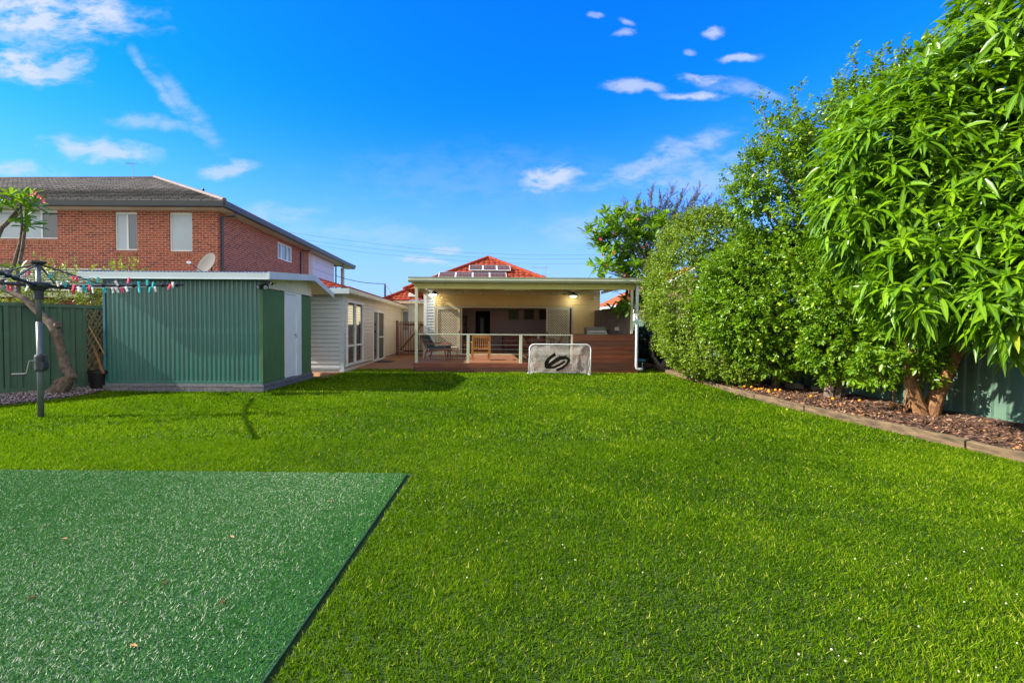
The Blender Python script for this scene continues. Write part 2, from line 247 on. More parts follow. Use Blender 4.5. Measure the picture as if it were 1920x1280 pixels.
# ---------------------------------------------------------------- mesh helpers
ORG={}
def wo(o): return ORG.get(o.name,(0,0,0)) if o else (0,0,0)
def props(o,label=None,cat=None,group=None,kind=None):
    if label: o['label']=label
    if cat: o['category']=cat
    if group: o['group']=group
    if kind: o['kind']=kind
    return o
def thing(name,label,cat,loc=(0,0,0),rz=0,group=None):
    o=bpy.data.objects.new(name,None); o.empty_display_size=.2; COL.objects.link(o); o.location=loc; o.rotation_euler=(0,0,rz)
    ORG[o.name]=tuple(loc); return props(o,label,cat,group)
class MB:
    def __init__(s): s.v=[]; s.f=[]
    def add(s,vs,fs):
        b=len(s.v); s.v+= [tuple(p) for p in vs]; s.f+=[tuple(b+i for i in f) for f in fs]; return s
    def box(s,x0,x1,y0,y1,z0,z1):
        return s.add([(x0,y0,z0),(x1,y0,z0),(x1,y1,z0),(x0,y1,z0),(x0,y0,z1),(x1,y0,z1),(x1,y1,z1),(x0,y1,z1)],[(0,3,2,1),(4,5,6,7),(0,1,5,4),(1,2,6,5),(2,3,7,6),(3,0,4,7)])
    def bar(s,a,b,w,h,upv=(0,0,1)):
        a=Vector(a);b=Vector(b);d=(b-a).normalized(); u=Vector(upv)
        if abs(d.dot(u))>.98: u=Vector((0,1,0))
        sd=d.cross(u).normalized(); u=sd.cross(d)
        c=[sd*w/2+u*h/2,sd*-w/2+u*h/2,sd*-w/2-u*h/2,sd*w/2-u*h/2]
        vs=[a+q for q in c]+[b+q for q in c]
        return s.add(vs,[(0,1,2,3),(7,6,5,4),(0,4,5,1),(1,5,6,2),(2,6,7,3),(3,7,4,0)])
    def tube(s,pts,r,n=8,cap=True):
        pts=[Vector(p) for p in pts]; rs=r if hasattr(r,'__len__') else [r]*len(pts)
        b=len(s.v); prev=None
        for i,p in enumerate(pts):
            d=(pts[min(i+1,len(pts)-1)]-pts[max(i-1,0)]); d=d.normalized() if d.length>1e-9 else Vector((0,0,1))
            if prev is None:
                u=Vector((0,0,1)) if abs(d.z)<.9 else Vector((1,0,0)); e=d.cross(u).normalized()
            else:
                e=(prev-d*prev.dot(d)); e=e.normalized() if e.length>1e-6 else d.orthogonal().normalized()
            prev=e; g=d.cross(e)
            for k in range(n):
                a=2*PI*k/n; s.v.append(tuple(p+(e*math.cos(a)+g*math.sin(a))*rs[i]))
        for i in range(len(pts)-1):
            for k in range(n):
                k2=(k+1)%n; s.f.append((b+i*n+k,b+i*n+k2,b+(i+1)*n+k2,b+(i+1)*n+k))
        if cap:
            s.f.append(tuple(b+k for k in range(n))[::-1]); m=b+(len(pts)-1)*n; s.f.append(tuple(m+k for k in range(n)))
        return s
    def lathe(s,c,prof,n=20,ax=(0,0,1)):
        A=Vector(ax).normalized(); e=A.orthogonal().normalized(); g=A.cross(e); c=Vector(c); b=len(s.v)
        for (r,h) in prof:
            for k in range(n):
                a=2*PI*k/n; s.v.append(tuple(c+A*h+(e*math.cos(a)+g*math.sin(a))*r))
        for i in range(len(prof)-1):
            for k in range(n):
                k2=(k+1)%n; s.f.append((b+i*n+k,b+i*n+k2,b+(i+1)*n+k2,b+(i+1)*n+k))
        s.f.append(tuple(b+k for k in range(n))[::-1]); m=b+(len(prof)-1)*n; s.f.append(tuple(m+k for k in range(n)))
        return s
    def prism(s,poly,vec):
        n=len(poly); v=Vector(vec)
        return s.add([Vector(p) for p in poly]+[Vector(p)+v for p in poly],[tuple(range(n))[::-1],tuple(range(n,2*n))]+[(i,(i+1)%n,n+(i+1)%n,n+i) for i in range(n)])
    def sheet(s,o,u,v,n,Lu,Lv,pitch,amp,prof='sine',top=None):
        """profiled sheet: profile runs along u, ribs along v; top(u)-> length along v"""
        o=Vector(o);u=Vector(u);v=Vector(v);n=Vector(n); us=[]
        if prof=='sine':
            k=8; N_=int(math.ceil(Lu/pitch*k))
            us=[(i*Lu/N_,amp*.5*(1+math.sin(2*PI*i*Lu/N_/pitch))) for i in range(N_+1)]
        else:
            c=0
            while c<Lu:
                for (f,h) in (((0,0),(.52,0),(.60,amp),(.90,amp),(.98,0)) if prof=='trap' else ((0,0),(.08,0),(.45,amp),(.84,amp),(.98,.0))):
                    q=c+f*pitch
                    if q<=Lu: us.append((q,h))
                c+=pitch
            us.append((Lu,0))
        b=len(s.v)
        for (q,h) in us:
            L=top(q) if top else Lv
            s.v.append(tuple(o+u*q+n*h)); s.v.append(tuple(o+u*q+n*h+v*L))
        for i in range(len(us)-1): s.f.append((b+2*i,b+2*i+2,b+2*i+3,b+2*i+1))
        return s
    def siding(s,o,u,n,L,z0,z1,pitch=.128,d=.016,topf=None):
        o=Vector(o);u=Vector(u);n=Vector(n)
        k=math.floor(z0/pitch); z=k*pitch
        while z<z1-1e-4:
            a=max(z,z0); b_=min(z+pitch,z1); fa=d*(1-(a-z)/pitch); fb=d*(1-(b_-z)/pitch)
            L0=L1=L
            if topf: L0=topf(a); L1=topf(b_)
            p=lambda q,zz,f: Vector((o.x,o.y,0))+u*q+n*(f+.020)+Vector((0,0,zz))
            gz=min(a+pitch*.13,b_)
            vs=[p(0,gz,d),p(L0,gz,d),p(L1,b_,d*.25),p(0,b_,d*.25),p(0,gz,-.016),p(L0,gz,-.016),p(0,a,-.016),p(L0,a,-.016),p(0,a,d*.25),p(L0,a,d*.25)]
            fs=[(0,1,2,3),(4,5,1,0),(6,7,5,4),(8,9,7,6)]
            s.add(vs,fs); z+=pitch
        return s
    def build(s,name,m,parent=None,smooth=False,label=None,cat=None,group=None,kind=None,local=False,bevel=0):
        me=bpy.data.meshes.new(name); w=(0,0,0) if local else wo(parent)
        me.from_pydata([(p[0]-w[0],p[1]-w[1],p[2]-w[2]) for p in s.v],[],s.f); me.update()
        return finish(me,name,m,parent,smooth,label,cat,group,kind,w,bevel)
def finish(me,name,m,parent,smooth,label,cat,group,kind,w,bevel=0):
    me.materials.append(M[m] if isinstance(m,str) else m)
    if smooth: me.polygons.foreach_set('use_smooth',[True]*len(me.polygons))
    o=bpy.data.objects.new(name,me); COL.objects.link(o)
    if parent: o.parent=parent
    ORG[o.name]=w
    if bevel:
        b=o.modifiers.new('bevel','BEVEL'); b.width=bevel; b.segments=2; b.limit_method='ANGLE'
    return props(o,label,cat,group,kind)
def npmesh(name,V,Fc,nper,rnd,m,parent=None,**k):
    w=wo(parent); V=V-np.array(w); me=bpy.data.meshes.new(name)
    me.vertices.add(len(V)); me.vertices.foreach_set('co',V.astype(np.float32).ravel())
    me.loops.add(Fc.size); me.loops.foreach_set('vertex_index',Fc.astype(np.int32).ravel())
    me.polygons.add(len(Fc)); me.polygons.foreach_set('loop_start',np.arange(0,Fc.size,nper,dtype=np.int32))
    if k.get('mid') is not None:
        a=me.attributes.new('mid','FLOAT','POINT'); a.data.foreach_set('value',k['mid'].astype(np.float32))
    a=me.attributes.new('rnd','FLOAT','POINT'); a.data.foreach_set('value',rnd.astype(np.float32)); me.update(calc_edges=True)
    return finish(me,name,m,parent,k.get('smooth',False),k.get('label'),k.get('cat'),k.get('group'),k.get('kind'),w)
def copy_tree(o,parent=None,loc=None,rz=None,label=None):
    c=o.copy(); COL.objects.link(c)
    if parent: c.parent=parent
    if loc is not None: c.location=loc; ORG[c.name]=tuple(loc)
    if rz is not None: c.rotation_euler=(0,0,rz)
    if label: c['label']=label
    for ch in list(o.children): copy_tree(ch,c)
    return c
def nrm(a): return a/np.maximum(np.linalg.norm(a,axis=1,keepdims=True),1e-9)
T_OVAL=(np.array([(0,0,0),(.28,.42,.10),(.68,.40,.10),(1,0,0),(.68,-.40,.10),(.28,-.42,.10)]),np.array([(0,5,4,3),(0,3,2,1)]))
def T_long():
    v=[];st=[(0,.06),(.22,.75),(.5,1.0),(.78,.62),(1,.03)]
    for t,w in st: v+=[(t,w*.5,.16*w),(t,0,0),(t,-w*.5,.16*w)]
    f=[]
    for i in range(4):
        a=3*i; f+=[(a+1,a+4,a+3,a),(a+2,a+5,a+4,a+1)]
    return (np.array(v),np.array(f))
T_LONG=T_long()
def T_pad():
    v=[];st=[(0,.10),(.35,.62),(.68,1.0),(.88,.75),(1,.05)]
    for t,w in st: v+=[(t,w*.5,.12*w),(t,0,0),(t,-w*.5,.12*w)]
    return (np.array(v),T_LONG[1])
T_PAD=T_pad()
T_THIN=(np.array([(0,.5,0),(0,-.5,0),(1,-.15,0),(1,.15,0)]),np.array([(0,1,2,3)]))
def leaves(name,P,S,slen,nl,L,Wd,tmpl,m,parent,spread=.85,droop=.0,jit=.25,upw=.6,rlo=0,rhi=1,**k):
    n=len(P); S=nrm(S)
    K=np.arange(nl); ref=np.where(np.abs(S[:,2:3])<.9,np.array([[0,0,1.]]),np.array([[1.,0,0]]))
    e1=nrm(np.cross(S,ref)); e2=np.cross(S,e1)
    ang=(K[None,:]*2.4+RS.rand(n,1)*6.28+RS.randn(n,nl)*.3)
    fr=(K[None,:]+RS.rand(n,nl)*.6)/nl
    sl=np.broadcast_to(np.asarray(slen).reshape(-1,1),(n,1))
    B=P[:,None,:]+S[:,None,:]*(fr*sl)[:,:,None]
    sp=spread*(1-.35*fr)[:,:,None]
    Dv=S[:,None,:]*(1-sp*.75)+(e1[:,None,:]*np.cos(ang)[:,:,None]+e2[:,None,:]*np.sin(ang)[:,:,None])*sp+RS.randn(n,nl,3)*jit*.4
    B=B.reshape(-1,3); Dv=nrm(Dv.reshape(-1,3))
    U=np.array([[0,0,upw]])+np.repeat(S,nl,0)*.5+RS.randn(len(B),3)*jit
    Nn=nrm(U-(U*Dv).sum(1,keepdims=True)*Dv); Sd=np.cross(Nn,Dv)
    LL=L*(.5+.75*RS.rand(len(B))); WW=Wd*LL/L
    tv,tf=tmpl
    V=B[:,None,:]+Dv[:,None,:]*(tv[None,:,0]*LL[:,None])[:,:,None]+Sd[:,None,:]*(tv[None,:,1]*WW[:,None])[:,:,None]+Nn[:,None,:]*(tv[None,:,2]*WW[:,None])[:,:,None]
    if droop: V[:,:,2]-=droop*(tv[None,:,0]**2)*LL[:,None]*(.5+RS.rand(len(B),1))
    nv=len(tv); Fc=(tf[None]+np.arange(len(B))[:,None,None]*nv).reshape(-1,tf.shape[1])
    r=rlo+(rhi-rlo)*np.clip(np.repeat(RS.rand(n),nl)*.35+RS.rand(len(B))*.65,0,1)
    return npmesh(name,V.reshape(-1,3),Fc,tf.shape[1],np.repeat(r,nv),m,parent,mid=np.tile((np.abs(tv[:,1])<1e-6).astype(float),len(B)),**k)
def crown(lobes,n,depth=.16,bump=.10,cut=.78,freq=3.0,zmin=None,box=None):
    lb=np.array(lobes,float); area=lb[:,3]*lb[:,4]+lb[:,4]*lb[:,5]+lb[:,3]*lb[:,5]; p=area/area.sum()
    out=[];on=[];got=0
    while got<n:
        i=RS.choice(len(lb),n,p=p); d=nrm(RS.randn(n,3)); L=lb[i]
        ph=i*1.7
        b=1+bump*(np.sin(d[:,0]*freq*2+ph)*np.sin(d[:,1]*freq*2.3+ph*2)+.7*np.sin(d[:,2]*freq*3+ph*3+d[:,0]*freq*2.0)+.5*np.sin(d[:,0]*freq*5.1+d[:,1]*freq*4.2+ph))
        rr=b*(1-np.abs(RS.randn(n))*depth); rr=np.clip(rr,.25,2)
        q=L[:,:3]+d*L[:,3:]*rr[:,None]
        nn=nrm(d/L[:,3:])
        ok=np.ones(n,bool)
        for j in range(len(lb)):
            e=(((q-lb[j,:3])/lb[j,3:])**2).sum(1)**.5
            ok&=~((e<cut)&(i!=j))
        if zmin is not None: ok&=q[:,2]>zmin
        out.append(q[ok]);on.append(nn[ok]);got+=ok.sum()
    return np.concatenate(out)[:n],np.concatenate(on)[:n]
def wob(a,b,n=5,w=.05):
    a=np.array(a,float);b=np.array(b,float);pts=[]
    for i in range(n+1):
        t=i/n; pts.append(tuple(a+(b-a)*t+(RS.randn(3)*w if 0<i<n else 0)))
    return pts
# ================================================================ SETTING
g=MB(); g.add([(-400,-60,-.03),(400,-60,-.03),(400,700,-.03),(-400,700,-.03)],[(0,1,2,3)]); g.build('ground','ground',kind='structure')
EDGE=[(5.95,15.6),(5.80,14.2),(5.62,12.2),(5.50,10.4),(5.38,8.9),(5.36,7.5),(5.50,6.3),(5.58,5.2),(5.66,4.1),(5.78,2.6),(5.9,0.5)]
FA=np.array([-9.24,8.73]); FB=np.array([-8.31,9.96]); FD=(FB-FA)/np.linalg.norm(FB-FA)   # line of the left boundary
def fpt(t): return FA+FD*t
LAW=[(-13.2,1.0),(-13.2,3.0),(-11.0,5.6),(-9.3,6.3),(-8.10,7.65),(-7.85,8.15),(-7.75,8.75),(-7.86,9.44),(-4.55,9.44),(-4.45,12.3),(-4.2,13.8),(-4.1,15.08),(-2.06,15.08),(-2.06,14.16),(4.9,14.16),(5.2,15.3),(5.95,15.6)]+EDGE[1:]
g=MB(); g.add([(x,y,.0) for x,y in LAW],[tuple(range(len(LAW)))[::-1]]); g.build('lawn','soil',kind='structure')
g=MB(); g.add([(-7.6,12.36,.012),(-4.12,12.36,.012),(-4.12,13.9,.012),(-7.6,13.9,.012)],[(0,1,2,3)]); g.add([(-4.4,15.08,.03),(-2.06,15.08,.03),(-2.06,26,.03),(-4.4,26,.03)],[(0,1,2,3)]); g.box(-4.15,-2.06,15.05,15.08,-.02,.03); g.build('paving','paver',kind='structure')
# bark bed and pebble bed
bp=[(x+.06,y,.085) for x,y in EDGE]+[(7.3,.5,.13),(7.3,23,.13),(5.0,23,.08),(4.95,15.3,.05)]
g=MB(); g.add(bp,[tuple(range(len(bp)))]); g.build('garden_bed',mat('bed_soil',(.07,.04,.028),.95,.5,12,.6,60),kind='structure')
pb=[(-13.4,2.9),(-11.1,5.5),(-9.3,6.25),(-8.08,7.6),(-7.8,8.12),(-7.7,8.72),(-7.8,9.6),(-8.0,10.3),(-8.35,9.9),(-9.25,8.7),(-14.1,2.3)]
g=MB(); g.add([(x,y,.02) for x,y in pb],[tuple(range(len(pb)))]); g.build('pebble_bed',mat('bed_grit',(.12,.09,.09),.95,.4,30,.6,80),kind='structure')
def inpoly(x,y,poly):
    ins=np.zeros(len(x),bool); n=len(poly); j=n-1
    for i in range(n):
        xi,yi=poly[i];xj,yj=poly[j]
        c=((yi>y)!=(yj>y))&(x<(xj-xi)*(y-yi)/((yj-yi) if abs(yj-yi)>1e-9 else 1e-9)+xi); ins^=c; j=i
    return ins
TURF=[(-4.9,4.21),(-.66,4.17),(-.90,.9),(-4.9,.9)]
def scatter_chips(name,poly,n,smin,smax,z0,m,flat,**k):
    P=np.array(poly); lo=P.min(0);hi=P.max(0); q=lo+RS.rand(n*3,2)*(hi-lo); q=q[inpoly(q[:,0],q[:,1],poly)][:n]; n=len(q)
    B=np.c_[q,z0+RS.rand(n)*.035]; s=smin+(smax-smin)*RS.rand(n)**2
    if not flat:
        t=np.array([(1,0,0),(0,1,0),(-1,0,0),(0,-1,0),(0,0,.75),(0,0,-.6)]); f=np.array([(0,1,4),(1,2,4),(2,3,4),(3,0,4),(1,0,5),(2,1,5),(3,2,5),(0,3,5)])
    else:
        t=np.array([(1,.45,0),(-1,.35,.1),(-.9,-.4,0),(1,-.35,-.1),(0,0,.22)]); f=np.array([(0,1,4),(1,2,4),(2,3,4),(3,0,4)])
    a=RS.rand(n)*6.28; ca,sa=np.cos(a),np.sin(a); st=.6+RS.rand(n)*.6
    V=t[None]*s[:,None,None]; V[:,:,1]*=st[:,None]
    tl=RS.randn(n,2)*.35; z=V[:,:,2]+V[:,:,0]*tl[:,:1]+V[:,:,1]*tl[:,1:]
    x=V[:,:,0]*ca[:,None]-V[:,:,1]*sa[:,None]; y=V[:,:,0]*sa[:,None]+V[:,:,1]*ca[:,None]
    V=np.stack([x,y,z],2)+B[:,None,:]; nv=len(t); Fc=(f[None]+np.arange(n)[:,None,None]*nv).reshape(-1,3)
    return npmesh(name,V.reshape(-1,3),Fc,3,np.repeat(RS.rand(n),nv),m,None,**k)
bedpoly=[(x+.12,y) for x,y in EDGE]+[(7.3,.5),(7.3,16.5),(5.0,16.5),(5.0,15.4)]
scatter_chips('bark_mulch',bedpoly,26000,.008,.036,.100,'mulch',True,label='brown bark mulch and fallen leaves covering the right garden bed',cat='mulch',kind='stuff')
scatter_chips('pebbles',pb,24000,.010,.026,.03,'pebble',False,label='grey pink pebbles along the foot of the left green fence',cat='pebbles',kind='stuff')
# grass blades
def grass():
    Vs=[];Rs=[]
    for (y0,y1,x0,x1,dens,w,h) in ((.9,3.2,-1.3,5.9,19000,.0031,.020),(3.2,5.5,-8,5.9,9500,.0043,.026),(5.5,9,-11,5.9,2900,.0078,.036),(9,12,-9,5.9,1250,.012,.040),(12,15.7,-5,6.1,800,.016,.042)):
        n=int((y1-y0)*(x1-x0)*dens); x=x0+RS.rand(n)*(x1-x0); y=y0+RS.rand(n)*(y1-y0)
        ok=inpoly(x,y,LAW)&~inpoly(x,y,[(-5.0,4.24),(-.62,4.20),(-.86,.5),(-5,.5)]); 
        # outside what any nearby view could see
        ok&=(x>-1.25*y-1.2)&(x<1.45*y+1.2)
        x=x[ok];y=y[ok];n=len(x)
        patch=.5+.5*np.sin(x*2.1+np.sin(y*1.7)*1.5)*np.sin(y*1.9+x*.6); p2=.5+.5*np.sin(x*7+y*3+np.sin(y*6))*np.sin(y*8.3-x*2)
        hh=h*(.45+.9*RS.rand(n))*(.8+.35*patch); a=RS.rand(n)*6.28; lean=(.1+RS.rand(n)*1.2)*hh; la=RS.rand(n)*6.28
        tall=RS.rand(n)<.012; hh[tall]*=1.7
        dx=np.cos(a)*w*(.6+.8*RS.rand(n)); dy=np.sin(a)*w
        V=np.zeros((n,3,3)); V[:,0]=np.c_[x-dx,y-dy,np.zeros(n)]; V[:,1]=np.c_[x+dx,y+dy,np.zeros(n)]; V[:,2]=np.c_[x+np.cos(la)*lean,y+np.sin(la)*lean,hh]
        big=np.sin(x*.9+1.3*np.sin(y*.7))*np.sin(y*.8-x*.35+2); r=np.clip(-.10+.12*big+.82*RS.rand(n)+.22*patch+.16*p2,0,.93); r=np.clip(r+.22*np.clip((y-13.5)/.6,0,1),0,.95); r[RS.rand(n)<.03]=.99
        Vs.append(V.reshape(-1,3)); Rs.append(np.repeat(r,3))
    V=np.concatenate(Vs); r=np.concatenate(Rs); Fc=np.arange(len(V)).reshape(-1,3)
    npmesh('grass',V,Fc,3,r,'grass',None,label='short bright green lawn grass filling the back yard',cat='grass',kind='stuff')
grass()
# clover heads
def clover():
    mb=MB(); k=0
    while k<70:
        v=790+490*random.random()**.9; u=random.random()*1920
        x,y,_=gr(u,v)
        cx=x*1.3+y; 
        if math.sin(x*1.9+1)*math.sin(y*2.3+.5)+random.random()*.9<.35: continue
        if not inpoly(np.array([x]),np.array([y]),LAW)[0] or inpoly(np.array([x]),np.array([y]),[(-5,4.4),(-.5,4.4),(-.8,.5),(-5,.5)])[0]: continue
        r=.0025+.0025*random.random(); mb.lathe((x,y,.018+.010*random.random()),[(r*.4,-r),(r,-.2*r),(r*.9,.5*r),(r*.3,r)],6); k+=1
    mb.build('clover_flowers','clover',label='tiny white clover flowers scattered through the lawn',cat='flowers',kind='stuff')
clover()
# synthetic turf
t=thing('turf_mat','blue green synthetic turf mat lying on the lawn at lower left','artificial turf',(-2.6,2.5,0))
g=MB(); g.prism([(-4.9,4.20,.004),(-4.9,.5,.004),(-.88,.5,.004),(-.66,4.16,.004)],(0,0,.014)); g.build('backing','turfback',t)
def pile():
    n=620000; x=-5+RS.rand(n)*4.4; y=.9+RS.rand(n)*3.3; ok=inpoly(x,y,[(-4.9,4.19),(-.665,4.15),(-.87,.9),(-4.9,.9)])&(x>-1.25*y-.6); x=x[ok];y=y[ok];n=len(x)
    w=.0018; a=RS.rand(n)*6.28; la=RS.rand(n)*6.28; lean=.004+RS.rand(n)*.014; h=.006+.008*RS.rand(n)
    patch=.5+.5*np.sin(x*1.3+y*.8)*np.sin(y*1.5-x*.5+1)
    z=np.full(n,.018); V=np.zeros((n,3,3)); V[:,0]=np.c_[x-np.cos(a)*w,y-np.sin(a)*w,z]; V[:,1]=np.c_[x+np.cos(a)*w,y+np.sin(a)*w,z]; V[:,2]=np.c_[x+np.cos(la)*lean,y+np.sin(la)*lean,z+h]
    edge=np.clip((-.70-.065*(4.17-y)-x)/.45,0,1)
    r=RS.rand(n)*.84*(.75+.25*patch); wh=RS.rand(n)<.20*(.5+.5*patch)*(.25+.75*edge); r[wh]=.88+.12*RS.rand(wh.sum())
    npmesh('pile',V.reshape(-1,3),np.arange(n*3).reshape(-1,3),3,np.repeat(r,3),'turf',t,kind='stuff')
pile()
for i,(u,v) in enumerate(((418,1128),(310,1092),(435,1006),(500,890),(620,940),(120,1010),(250,1210),(60,1120))):
    x,y,_=gr(u,v,.03); a=random.random()*6; c_,s__=math.cos(a)*.022,math.sin(a)*.022; mb=MB(); mb.add([(x-c_,y-s__,.030),(x-s__*.4,y+c_*.4,.038),(x+c_,y+s__,.031),(x+s__*.4,y-c_*.4,.036),(x,y,.028)],[(0,1,4),(1,2,4),(2,3,4),(3,0,4)])
    mb.build('fallen_leaf','stick',label='small dry brown leaf lying on the synthetic turf',cat='leaf',group='dry leaves on the turf mat')
# ================================================================ RIGHT BED: sleepers, rocks, fruit
lab=['weathered timber sleeper edging at the far end beside the deck','timber sleeper edging under the dense round leafed hedge','split timber sleeper edging where the hedge ends','timber sleeper edging in front of the middle citrus trunk','long timber sleeper edging before the forked mango trunk','nearest timber sleeper edging at the right edge of the lawn','timber sleeper edging running past the camera on the right']
cuts=[(0,2),(2,3),(3,4),(4,5),(5,7),(7,8),(8,10)]
for i,(a,b) in enumerate(cuts):
    pts=[(EDGE[k][0]+.05,EDGE[k][1]) for k in range(a,b+1)]
    mb=MB(); 
    for k in range(len(pts)-1):
        p,q=np.array(pts[k]),np.array(pts[k+1]); d=(q-p)/np.linalg.norm(q-p)
        e0=.012 if k==0 else 0; e1=.012 if k==len(pts)-2 else 0
        sd_=np.array([d[1],-d[0]]); A_=p+d*e0; B_=q-d*e1; n_=max(4,int(np.linalg.norm(B_-A_)/.12)); b0=len(mb.v)
        for w_ in range(n_+1):
            c_=A_+(B_-A_)*w_/n_; jt=lambda: RS.randn()*.0035; tp=.118+.010*math.sin(i*2.1+w_*.13)
            for (o_,z_) in ((-.040,-.03),(.040,-.03),(.041,tp-.012),(.030,tp),(-.030,tp),(-.041,tp-.012)): cc=c_+sd_*(o_+jt()); mb.v.append((cc[0],cc[1],z_+jt()))
        for w_ in range(n_):
            for k_ in range(6): a_=b0+6*w_; mb.f.append((a_+k_,a_+(k_+1)%6,a_+6+(k_+1)%6,a_+6+k_))
        mb.f.append(tuple(b0+k_ for k_ in range(6))[::-1]); mb.f.append(tuple(b0+6*n_+k_ for k_ in range(6)))
    mb.build('timber_sleeper','sleeper',label=lab[i],cat='garden edging',group='timber sleepers edging the right garden bed')
def rock(loc,s,label):
    mb=MB(); n=10
    prof=[(.35,-.3),(.85,-.1),(1,.15),(.8,.42),(.35,.55)]
    mb.lathe((0,0,0),prof,n)
    vs=[]
    for (x,y,z) in mb.v:
        f=1+.22*math.sin(x*5+y*3+s[0]*9)+.12*math.sin(y*7-z*5); vs.append((loc[0]+x*s[0]*f,loc[1]+y*s[1]*f,loc[2]+z*s[2]*f))
    mb.v=vs; mb.build('rock','rock',label=label,cat='rock',group='rocks lying in the right bed')
rock((6.95,10.6,.17),(.20,.14,.20),'brown rock against the fence past the hedge'); rock((6.75,9.75,.15),(.20,.16,.14),'flat pale rock in front of the brown rock'); rock((6.95,9.3,.15),(.15,.13,.13),'dark rock nearest the citrus trunk in the bed')
def ball(name,c,r,m,label,cat,group=None,parent=None):
    mb=MB(); mb.lathe(c,[(r*.02,-r)]+[(r*math.cos(a),r*math.sin(a)*.92) for a in [-1.1,-.7,-.3,0,.3,.7,1.1]]+[(r*.02,r*.9)],10)
    return mb.build(name,m,parent,smooth=True,label=label,cat=cat,group=group)
for i in range(14):
    x=5.75+random.random()*1.2; y=7.2+random.random()*3.2
    if random.random()<.35: x=5.6+.5*random.random(); y=8.9+.9*random.random()
    ball('fallen_fruit',(x,y,.16),.026,'mandarin','small orange fruit fallen on the bark mulch','fruit','fallen orange fruit on the mulch')
ball('fallen_fruit',gr(1476,768,.03),.026,'lemon','yellow fruit lying alone on the grass beside the sleepers','fruit')
# ================================================================ FENCES
def fence(name,label,p0,p1,nrm_,h=1.8,pitch=.2,post=2.4,mt='green_steel'):
    p0=np.array(p0,float);p1=np.array(p1,float);L=np.linalg.norm(p1-p0);d=(p1-p0)/L; n=np.array(nrm_,float)
    t=thing(name,label,'fence',(p0[0],p0[1],0))
    k=int(math.ceil(L/post))
    for i in range(k):
        a=i*post+.03; b=min((i+1)*post-.03,L)
        if b-a<.1: continue
        o=p0+d*a
        mb=MB(); mb.sheet((o[0],o[1],.06),(d[0],d[1],0),(0,0,1),(n[0],n[1],0),b-a,h-.1,pitch,.028,'trap'); mb.build('panel',mt,t)
    mb=MB(); 
    mb.bar((*(p0+n*.01),h-.02),(*(p1+n*.01),h-.02),.06,.07); mb.build('top_rail',mt,t)
    mb=MB(); mb.bar((*(p0+n*.01),.1),(*(p1+n*.01),.1),.05,.09); mb.build('bottom_rail',mt,t)
    for i in range(k+1):
        c=p0+d*min(i*post,L)+n*.012; mb=MB(); mb.bar((c[0],c[1],0),(c[0],c[1],h+.005),.055,.065,(d[0],d[1],0)); mb.build('post',mt,t)
    return t
nL=(FD[1],-FD[0])
fence('steel_fence','dark green sheet steel fence on the left behind the clothesline',fpt(-9.5),fpt(2.6),nL)
fence('steel_fence','dark green sheet steel fence along the right garden bed',(7.37,.8),(7.37,23.0),(-1,0),pitch=.19,mt='fence_green')
# ================================================================ GREEN SHED
sx0,sx1,sy0,sy1=-7.86,-4.58,9.56,12.3
t=thing('garden_shed','green corrugated steel shed with white door and low gable roof','shed',(-6.2,10.9,0))
mb=MB(); mb.box(sx0-.03,sx1+.06,sy0-.07,sy1+.04,-.02,.13); mb.build('base','lowblock',t)
mb=MB(); mb.box(sx0,sx1+.03,sy0-.04,sy1+.02,.133,.17); mb.build('sill','mortarblock',t)
mb=MB(); mb.sheet((sx0,sy0,.20),(1,0,0),(0,0,1),(0,-1,0),sx1-sx0,2.18,.0965,.018,'rib'); mb.box(sx0+.02,sx1-.03,sy0+.03,sy0+.05,.2,2.35); mb.build('front_wall','shed_steel',t)
mb=MB(); mb.box(sx0,sx1+.012,sy0-.034,sy0-.002,.172,.225); mb.build('bottom_trim','shed_steel',t)
dy0,dy1=10.66,11.55
mb=MB()
mb.sheet((sx1,sy0,.20),(0,1,0),(0,0,1),(1,0,0),dy0-sy0-.03,1.98,.088,.02,'rib'); mb.sheet((sx1,dy1+.03,.20),(0,1,0),(0,0,1),(1,0,0),sy1-dy1-.03,1.98,.088,.02,'rib')
mb.box(sx1-.05,sx1-.03,sy0+.06,sy1,.2,2.2); mb.build('side_wall','shed_steel_side',t)
mb=MB(); mb.box(sx1+.002,sx1+.03,sy0,dy0-.05,.17,.215); mb.build('bottom_trim','shed_steel_side',t); mb=MB(); mb.box(sx1+.002,sx1+.03,dy1+.03,sy1,.17,.215); mb.build('bottom_trim','shed_steel_side',t)
mb=MB(); mb.box(sx0,sx0+.02,sy0+.02,sy1,.2,2.35); mb.box(sx0+.02,sx1-.05,sy1-.02,sy1,.2,2.35); mb.build('rear_wall','shed_steel',t)
mb=MB(); mb.box(sx0-.035,sx0+.012,sy0-.032,sy0+.05,.17,2.36); mb.build('corner_trim','shed_trim',t)
mb=MB(); mb.box(sx1-.03,sx1+.028,sy0-.03,sy0+.03,.17,2.36); mb.build('corner_trim','shed_steel_side',t)
fm=MB(); fm.box(sx1-.03,sx1+.035,dy0-.045,dy0,.17,2.22); fm.box(sx1-.03,sx1+.035,dy1-.28,dy1+.03,.17,2.22); fm.box(sx1-.03,sx1+.035,dy0,dy1-.28,2.15,2.22); fm.build('door_frame','white',t)
dr=MB(); dr.box(sx1-.02,sx1+.015,dy0+.004,dy1-.284,.18,2.146); dr=dr.build('door','white',t,bevel=.004)
mb=MB(); mb.box(sx1+.015,sx1+.035,dy1-.38,dy1-.30,1.17,1.20); mb.tube([(sx1+.03,dy1-.33,1.22),(sx1+.06,dy1-.33,1.20),(sx1+.06,dy1-.33,1.13),(sx1+.03,dy1-.33,1.12)],.008,6); mb.build('door_lock','steel',dr)
